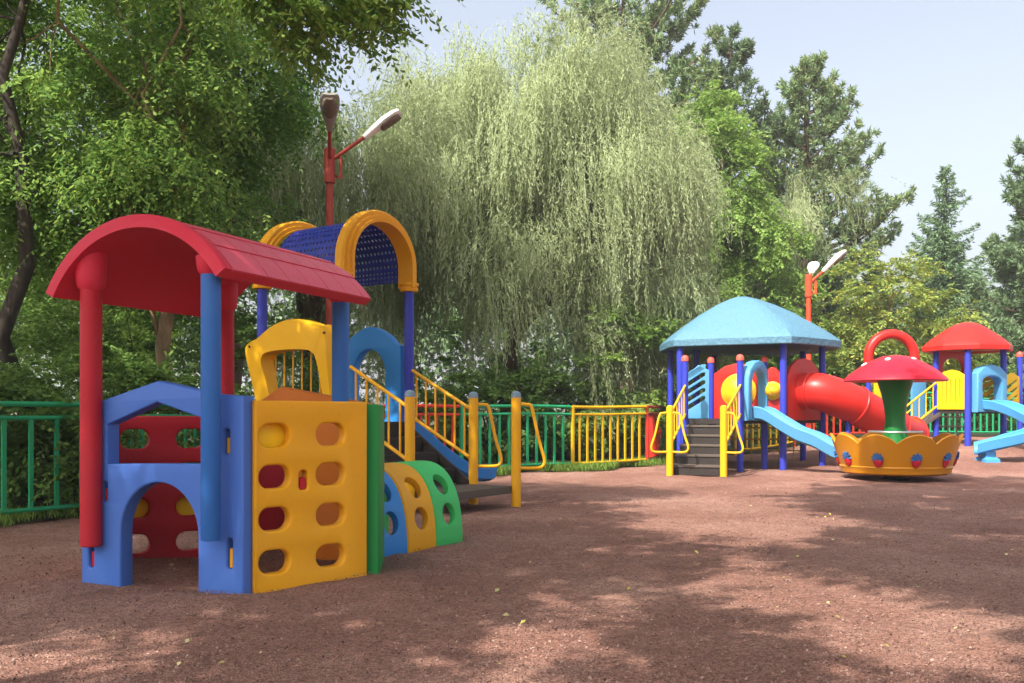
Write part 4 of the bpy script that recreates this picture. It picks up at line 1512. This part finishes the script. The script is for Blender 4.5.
    panel('wall_panel', [[(0, 0.98), (1.85, 0.98), (1.85, 1.8), (1.4, 1.98), (0.9, 2.05), (0.4, 1.98), (0, 1.8)]], (6.36, 21.44), (4.66, 22.06), 0.05, M['cap_red'], root)
    # slide entrance and slide
    a, b = TR, (4.92, 18.9)
    L = math.dist(a, b)
    panel('slide_entrance', [[(0.05, 0.95), (0.05, 1.75), (0.12, 1.92), (0.3, 2.06), (L / 2, 2.1), (L - 0.3, 2.06), (L - 0.12, 1.92), (L - 0.05, 1.75), (L - 0.05, 0.95)],
                             [(0.2, 1.0), (L - 0.2, 1.0)] + arc(L / 2, 1.62, L / 2 - 0.2, 0.3, 0, 180, 14)], a, b, 0.2, M['sky_blue'], root, bevel=0.03, shift=0.05)
    nrm = Vector((0.77, -0.64, 0)).normalized()
    s = Vector((4.6, 18.57, 0))
    path = [s + nrm * t + Vector((0, 0, z)) for t, z in ((0.02, 1.0), (0.3, 0.98), (0.62, 0.80), (0.95, 0.62), (1.3, 0.50), (1.62, 0.33), (1.8, 0.28))]
    chute('slide', root, path, 0.46, 0.22, 'sky_blue')
    # tube slide
    a, b = (5.24, 18.64), (6.26, 19.66)
    L = math.dist(a, b)
    panel('tube_entrance', [[(0.06, 0.95), (0.06, 1.8), (0.2, 2.0), (0.45, 2.14), (L / 2, 2.17), (L - 0.45, 2.14), (L - 0.2, 2.0), (L - 0.06, 1.8), (L - 0.06, 0.95)]], a, b, 0.06, M['tube_red'], root)
    tp = bez([(5.72, 19.18, 1.52), (6.05, 18.93, 1.49), (6.55, 18.92, 1.31), (7.2, 19.2, 1.02), (7.8, 19.65, 0.74), (8.3, 20.15, 0.62)], 8)
    m = MB(); m.tube(tp, 0.37, 28, cap=False)
    m.tube(tp, 0.345, 28, cap=False)
    t = m.build('tube_slide', M['tube_red'], root, normals=False)
    for k in (4, 18, 30, len(tp) - 2):
        m = MB()
        a_, b_ = tp[k], tp[k + 1]
        dd = (b_ - a_).normalized()
        m.tube([a_ - dd * 0.02, a_ - dd * 0.012, a_ + dd * 0.012, a_ + dd * 0.02], [0.405, 0.425, 0.425, 0.405], 28)
        if k == len(tp) - 2:
            pass
        # a ring, open in the middle
        mm = MB()
        mm.tube([a_ + (dd.orthogonal().normalized() * math.cos(q) + dd.cross(dd.orthogonal().normalized()) * math.sin(q)) * 0.375 for q in np.linspace(0, 2 * math.pi, 33)[:-1]], 0.022, 8, closed=True)
        mm.build('joint_ring', M['tube_red'], t)
    # short legs carrying the tube
    for k, r in ((16, 0.05), (28, 0.05)):
        p = tp[k]
        post(root, p.x, p.y, p.z - 0.36, r, 'navy')
    # climbing net frame under the deck, at the back
    m = MB()
    for z in (0.25, 0.5, 0.75):
        m.tube([(4.66, 22.06, z), (6.38, 21.42, z)], 0.018, 8)
    for k in range(6):
        t_ = (k + 0.5) / 6
        x, y = 4.66 + 1.72 * t_, 22.06 - 0.64 * t_
        m.tube([(x, y, -0.02), (x, y, 0.92)], 0.016, 8)
    m.build('climbing_bars', M['fence_yellow'], root)


pavilion()


# ------------------------------------------------------------------ small red pavilion at the right edge
def red_pavilion():
    c0 = (10.35, 22.05)
    z = g(*c0)
    root = empty('red_pavilion', (c0[0], c0[1], z), 'small play tower with red domed roof, yellow panels and light blue slide', 'play tower')
    P1, P2, P3, P4 = (9.66, 22.1), (10.03, 21.35), (11.07, 21.85), (10.7, 22.75)
    for p in (P1, P2, P3, P4): post(root, *p, 2.55, 0.065, 'navy')
    post(root, 11.62, 22.2, 2.42, 0.06, 'navy', 'pinkcap')
    m = MB()
    N8 = 8

    def ring(s, zz):
        out = []
        for i in range(N8):
            for k in range(3):
                a0, a1 = R(22.5 + 45 * i + 12), R(22.5 + 45 * (i + 1) + 12)
                p = Vector((math.cos(a0), math.sin(a0), 0)).lerp(Vector((math.cos(a1), math.sin(a1), 0)), k / 3)
                out.append(Vector((c0[0] + p.x * s * 0.97, c0[1] + p.y * s * 0.97, zz)))
        return out
    m.loft([ring(*q) for q in ((0.9, 2.52), (0.98, 2.47), (1.0, 2.49), (1.0, 2.58), (0.96, 2.63), (0.75, 2.80), (0.5, 2.97), (0.28, 3.09), (0.1, 3.14), (0.01, 3.15))])
    m.build('roof', M['tube_red'], root, angle=30)
    zp = 1.16
    m = MB(); m.loft([[Vector((x, y, q)) for x, y in (P1, P2, P3, P4)] for q in (zp - 0.09, zp)])
    m.build('deck', M['dark'], root)
    L = math.dist(P1, P2)
    panel('barrier_panel', [[(0.03, 1.16), (L - 0.03, 1.16), (L - 0.03, 1.9), (L * 0.7, 2.02), (L * 0.5, 2.05), (L * 0.3, 2.02), (0.03, 1.9)]] + [rrect(L * (0.22 + 0.14 * k), 1.55, 0.025, 0.55, 0.01) for k in range(5)], P1, P2, 0.06, M['lemon'], root)
    L = math.dist(P3, (11.62, 22.2))
    slots = [[(0.10, q), (0.18, q), (L - 0.12, q + 0.2), (L - 0.12, q + 0.26), (0.10, q + 0.08)] for q in (1.25, 1.43, 1.61)]
    panel('barrier_panel', [[(0.03, 1.16), (L - 0.03, 1.16), (L - 0.03, 1.9), (L * 0.5, 2.0), (0.03, 1.9)]] + slots, P3, (11.62, 22.2), 0.05, M['lemon'], root)
    L = math.dist(P4, P3)
    panel('barrier_panel', [[(0.03, 1.16), (L - 0.03, 1.16), (L - 0.03, 1.95), (0.03, 1.95)]] + [[(0.16, q), (0.24, q), (L - 0.16, q + 0.25), (L - 0.16, q + 0.33), (0.16, q + 0.08)] for q in (1.25, 1.45, 1.65)], P4, (11.0, 22.0), 0.05, M['lemon'], root)
    # red arched hoop beams at the back
    L = math.dist(P1, P4)
    panel('arched_beam', [[(0.0, 1.95), (0.22, 1.95), (0.22, 2.15)] + arc(L / 2, 2.15, L / 2 - 0.22, 0.2, 180, 0, 12) + [(L - 0.22, 1.95), (L, 1.95), (L, 2.5), (0, 2.5)]], P1, P4, 0.08, M['tube_red'], root)
    # slide with hood; it swings forward and to the left
    L = math.dist(P2, P3)
    panel('slide_entrance', [[(0.1, 1.1), (0.1, 1.95), (0.3, 2.1), (L / 2, 2.16), (L - 0.3, 2.1), (L - 0.1, 1.95), (L - 0.1, 1.1)], [(0.28, 1.16), (L - 0.28, 1.16), (L - 0.26, 1.75)] + arc(L / 2, 1.75, L / 2 - 0.26, 0.15, 0, 180, 10)[1:]], P2, P3, 0.24, M['sky_blue'], root, bevel=0.03, shift=0.06)
    chute('slide', root, [(10.52, 21.55, 1.18), (10.72, 21.15, 1.14), (10.95, 20.5, 0.92), (10.95, 19.85, 0.74), (10.5, 19.35, 0.62), (9.85, 19.3, 0.46), (9.3, 19.45, 0.30)], 0.5, 0.2, 'mid_sky')
    m = MB()
    gz = g(9.5, 19.42)
    m.loft([[Vector((9.5 + a * k, 19.40 + b * k, z)) for a, b in ((-0.1, -0.16), (0.1, -0.16), (0.1, 0.16), (-0.1, 0.16))] for z, k in ((gz - 0.03, 1.5), (gz + 0.04, 1.45), (gz + 0.08, 1.0), (0.33, 1.0))])
    m.build('slide_foot', M['mid_sky'], root)
    # stair railings on the left under the red hoop
    H1, H2 = (8.45, 23.0), (9.55, 23.0)
    for p in (H1, H2): post(root, *p, 2.2, 0.06, 'navy')
    m = MB()
    m.tube([(8.45, 23.0, 2.1), (8.45, 23.0, 2.4)] + [(9.0 - 0.55 * math.cos(R(a)), 23.0, 2.4 + 0.55 * math.sin(R(a))) for a in range(10, 171, 10)] + [(9.55, 23.0, 2.4), (9.55, 23.0, 2.1)], 0.115, 16)
    m.build('hoop', M['tube_red'], root)
    # sloping walk up from the left
    A0, A1 = Vector((8.55, 21.7, g(8.55, 21.7) + 0.08)), Vector((9.75, 22.0, 1.12))
    m = MB()
    sdv = Vector((-0.24, 0.97, 0)) * 0.7
    m.loft([[A0, A0 + sdv, A0 + sdv - Vector((0, 0, 0.08)), A0 - Vector((0, 0, 0.08))], [A1, A1 + sdv, A1 + sdv - Vector((0, 0, 0.08)), A1 - Vector((0, 0, 0.08))]])
    m.build('stair_ramp', M['tread'], root)
    railing(root, (8.55, 21.68), (9.62, 21.98), 1.02, 1.78, 0.55, 6, 'fence_yellow')
    railing(root, (8.40, 22.4), (9.45, 22.75), 1.02, 1.78, 0.55, 6, 'fence_yellow')
    post(root, 8.5, 21.66, 1.2, 0.055, 'lamp_orange', 'pinkcap')
    panel('side_panel', [[(0, 0.5), (0.42, 0.5), (0.42, 1.95), (0.21, 2.02), (0, 1.95)]], (9.2, 22.35), (9.6, 22.5), 0.05, M['sky_blue'], root)
    panel('side_panel', [[(0, 1.1), (0.3, 1.1), (0.3, 2.1), (0, 2.1)]], (8.6, 23.05), (8.9, 23.1), 0.05, M['fence_yellow'], root)
    # rungs beneath the deck
    m = MB()
    for q in (0.55, 0.78, 1.0):
        m.tube([(9.70, 22.0, q), (10.0, 21.4, q)], 0.018, 8)
    for t in (0.33, 0.66):
        m.tube([(9.70 + 0.3 * t, 22.0 - 0.6 * t, 0.38), (9.70 + 0.3 * t, 22.0 - 0.6 * t, 1.1)], 0.018, 8)
    m.build('climbing_bars', M['dark'], root)


M['mid_sky'] = plastic('clear_blue_plastic', '#4590c8', rough=0.35)
red_pavilion()


# ------------------------------------------------------------------ mushroom carousel
def carousel():
    x, y = 6.40, 16.2
    z = g(x, y)
    root = empty('carousel', (x, y, z), 'mushroom carousel with red spotted cap, green stem and scalloped gold bowl', 'carousel')
    m = MB()
    m.lathe([(0.001, 0.13), (0.16, 0.13), (0.16, 0.02), (0.24, 0.0), (0.24, -0.05)], (x, y, z), 24)
    m.build('pivot', M['dark'], root)
    # bowl shell with ten scalloped petals
    np_ = 10
    ph = 0.16

    def rf(i, r, zz, a):
        s = abs(math.sin(a * np_ / 2 + ph))
        lobe = s ** 0.7
        k = max(0.0, (zz - 0.26) / 0.40)
        return r * (1 + 0.05 * k * lobe) , zz + (0.155 * lobe - 0.07) * k
    prof_ = [(0.001, 0.10), (0.55, 0.09), (0.80, 0.10), (0.86, 0.13), (0.875, 0.20), (0.89, 0.225), (0.875, 0.245), (0.91, 0.36), (0.945, 0.5), (0.97, 0.60), (0.985, 0.645), (0.99, 0.665), (0.975, 0.68), (0.945, 0.67), (0.93, 0.63),
             (0.90, 0.5), (0.86, 0.34), (0.80, 0.24), (0.5, 0.22), (0.001, 0.22)]
    m = MB(); m.lathe(prof_, (x, y, z), 160, rf)
    bowl = m.build('bowl', M['bowl'], root)
    # raised strawberry emblems on the petals
    for k in range(np_):
        a = (2 * math.pi * (k + 0.5) - 2 * ph) / np_ + 0.0
        rr = 0.905
        zz = 0.335
        c = Vector((x + rr * math.cos(a), y + rr * math.sin(a), z + zz))
        T = Matrix.Translation(c) @ Matrix.Rotation(a, 4, 'Z') @ Matrix.Rotation(R(14), 4, 'Y')
        mb = MB()
        pts = [(0.0, -0.105), (0.045, -0.08), (0.075, -0.03), (0.08, 0.02), (0.05, 0.05), (0.0, 0.055), (-0.05, 0.05), (-0.08, 0.02), (-0.075, -0.03), (-0.045, -0.08)]
        mb.loft([[T @ Vector((0.0, p * 1.0, q)) for p, q in pts], [T @ Vector((0.022, p * 0.95, q * 0.95)) for p, q in pts], [T @ Vector((0.04, p * 0.5, q * 0.5)) for p, q in pts]])
        em = mb.build('berry_emblem', M['cap_red'], bowl)
    lf = MB()
    for k in range(np_):
        a = (2 * math.pi * (k + 0.5) - 2 * ph) / np_
        c = Vector((x + 0.905 * math.cos(a), y + 0.905 * math.sin(a), z + 0.335))
        T = Matrix.Translation(c) @ Matrix.Rotation(a, 4, 'Z') @ Matrix.Rotation(R(14), 4, 'Y')
        lb = MB()
        for q in range(7):
            an = R(-15 + 35 * q)
            dx_, dz_ = math.cos(an), math.sin(an)
            b0 = (0.012 * -dz_, 0.012 * dx_)
            pts = [(b0[0], 0.055 + b0[1]), (dx_ * 0.06 + b0[0] * 1.6, 0.055 + dz_ * 0.06 + b0[1] * 1.6), (dx_ * 0.095, 0.055 + dz_ * 0.095), (dx_ * 0.06 - b0[0] * 1.6, 0.055 + dz_ * 0.06 - b0[1] * 1.6), (-b0[0], 0.055 - b0[1])]
            lb.loft([[T @ Vector((0.0, p, s)) for p, s in pts], [T @ Vector((0.035 + 0.002 * q, p, s)) for p, s in pts]])
        lb.build('leaf_emblem', M['emblem_blue'], bowl)
    # stem
    m = MB()
    m.lathe([(0.001, 0.2), (0.40, 0.22), (0.33, 0.34), (0.26, 0.52), (0.20, 0.72), (0.165, 0.92), (0.16, 1.05), (0.18, 1.22), (0.22, 1.42), (0.27, 1.58), (0.30, 1.68), (0.001, 1.68)], (x, y, z), 36)
    m.build('stem', M['deep_green'], root)
    # cap
    m = MB()
    m.lathe([(0.001, 1.67), (0.5, 1.66), (0.76, 1.635), (0.80, 1.63), (0.825, 1.645), (0.80, 1.685), (0.70, 1.775), (0.55, 1.885), (0.38, 1.98), (0.2, 2.05), (0.001, 2.075)], (x, y, z), 48)
    cap = m.build('cap', M['cap_red'], root)
    for an, rr, zz, sz, tl_ in ((-130, 0.36, 1.987, 0.045, 24), (-52, 0.33, 1.999, 0.042, 22), (20, 0.5, 1.913, 0.06, 32), (95, 0.42, 1.958, 0.06, 28), (172, 0.5, 1.913, 0.055, 32)):
        m = MB()
        m.lathe([(sz, -0.01), (sz, 0.008), (sz * 0.8, 0.016), (0.001, 0.02)], (0, 0, 0), 18)
        me = m.mesh('spot')
        me.transform(Matrix.Translation((x + rr * math.cos(R(an)), y + rr * math.sin(R(an)), z + zz)) @ Matrix.Rotation(R(an), 4, 'Z') @ Matrix.Rotation(R(tl_), 4, 'Y'))
        link_mesh('spot', me, M['white'], cap)
    # hand ring
    m = MB()
    m.tube([(x + 0.42 * math.cos(R(a)), y + 0.42 * math.sin(R(a)), z + 0.79) for a in range(0, 360, 10)], 0.017, 10, closed=True)
    for a in (30, 150, 270):
        m.tube([(x + 0.17 * math.cos(R(a)), y + 0.17 * math.sin(R(a)), z + 0.79), (x + 0.42 * math.cos(R(a)), y + 0.42 * math.sin(R(a)), z + 0.79)], 0.012, 8)
    m.build('hand_ring', M['chrome'], root)
    # bench ring inside
    m = MB()
    m.lathe([(0.55, 0.23), (0.55, 0.42), (0.57, 0.44), (0.84, 0.44), (0.85, 0.40)], (x, y, z), 48)
    m.build('bench', M['bowl'], root)


M['emblem_blue'] = plastic('blue_emblem_paint', '#2f5f9c', rough=0.4)
carousel()


# ------------------------------------------------------------------ lamp posts
def lamp(name, x, y, ztop, label, mat, s=1.0, arms=()):
    z = g(x, y)
    root = empty(name, (x, y, z), label, 'street lamp', 'double street lamps')
    m = MB()
    m.tube([(x, y, z - 0.1), (x, y, ztop * 0.5), (x, y, ztop - 0.5 * s)], [0.075 * s, 0.065 * s, 0.055 * s], 16)
    m.build('pole', M[mat], root)
    m = MB()
    m.tube([(x, y, ztop - 0.55 * s), (x, y, ztop - 0.54 * s), (x, y, ztop - 0.02 * s), (x, y, ztop)], [0.06 * s, 0.085 * s, 0.085 * s, 0.06 * s], 16)
    m.tube([(x + 0.06 * s, y, ztop - 0.15 * s), (x + 0.17 * s, y, ztop - 0.15 * s), (x + 0.17 * s, y, ztop - 0.48 * s), (x + 0.06 * s, y, ztop - 0.42 * s)], 0.028 * s, 8)
    m.build('bracket', M[mat], root)
    for (dx, dy, rise, L, hl, hmat) in arms:
        d_ = Vector((dx, dy, 0)).normalized()
        b0 = Vector((x, y, ztop - 0.15 * s)) + d_ * 0.09 * s
        dirv = (d_ * math.cos(R(rise)) + Vector((0, 0, math.sin(R(rise))))).normalized()
        b1 = b0 + dirv * L * s
        m = MB(); m.tube([b0 - dirv * 0.05 * s, b1 + dirv * 0.08 * s], 0.03 * s, 12)
        arm = m.build('arm', M[mat], root)
        sd_ = Vector((-d_.y, d_.x, 0)); upv = sd_.cross(dirv)
        if upv.z < 0: upv = -upv
        hl *= s
        loops = []
        for t, w, ht, lo in ((0, 0.045, 0.045, 0.045), (0.12, 0.06, 0.055, 0.05), (0.35, 0.10, 0.08, 0.05), (0.6, 0.14, 0.095, 0.045), (0.85, 0.145, 0.085, 0.04), (0.96, 0.13, 0.06, 0.036), (1.0, 0.10, 0.03, 0.03)):
            c = b1 + dirv * hl * t
            L_ = []
            for k in range(16):
                a = 2 * math.pi * k / 16
                L_.append(c + sd_ * (w * s * math.cos(a)) + upv * ((ht if math.sin(a) > 0 else lo) * s * math.sin(a)))
            loops.append(L_)
        m = MB(); m.loft(loops)
        hd = m.build('lamp_head', M[hmat], root)
        m = MB()
        loops = []
        for t, w in ((0.42, 0.05), (0.5, 0.10), (0.7, 0.125), (0.88, 0.10), (0.94, 0.05)):
            c = b1 + dirv * hl * t - upv * 0.035 * s
            loops.append([c + sd_ * (w * s * math.cos(2 * math.pi * k / 12)) + upv * (0.055 * s * math.sin(2 * math.pi * k / 12)) for k in range(12)])
        m.loft(loops)
        m.build('lens', M['lens'], hd)


lamp('street_lamp', -2.82, 15.0, 5.20, 'rusty red lamp post with two heads above the perforated blue canopy', 'lamp_red', 1.0,
     ((1, -0.12, 33, 0.55, 0.68, 'white'), (0.19, -1, 36, 0.5, 0.64, 'lamp_grey')))
lamp('street_lamp', 7.95, 26.0, 4.78, 'orange red lamp post with white heads above the pale blue roof', 'lamp_orange', 1.1,
     ((1, -0.2, 42, 0.32, 0.72, 'white'), (0.45, 1, 30, 0.45, 0.7, 'white')))


# ------------------------------------------------------------------ thin summer haze
def haze():
    m = MB()
    x0, x1, y0, y1, z0, z1 = -430, 430, -75, 760, -2.0, 24.0
    vs = [(x, y, z) for z in (z0, z1) for x, y in ((x0, y0), (x1, y0), (x1, y1), (x0, y1))]
    m.add(vs, [(0, 1, 2, 3), (4, 5, 6, 7), (0, 1, 5, 4), (1, 2, 6, 5), (2, 3, 7, 6), (3, 0, 4, 7)])
    mt = bpy.data.materials.new('haze')
    mt.use_nodes = True
    nt = mt.node_tree
    nt.nodes.remove(nt.nodes['Principled BSDF'])
    v = nt.nodes.new('ShaderNodeVolumePrincipled')
    v.inputs['Color'].default_value = (0.93, 0.95, 1.0, 1)
    v.inputs['Density'].default_value = 0.0011
    nt.links.new(v.outputs['Volume'], nt.nodes['Material Output'].inputs['Volume'])
    tag(m.build('haze', mt), 'thin pale summer haze that fades the far trees', 'haze', kind='stuff')


haze()
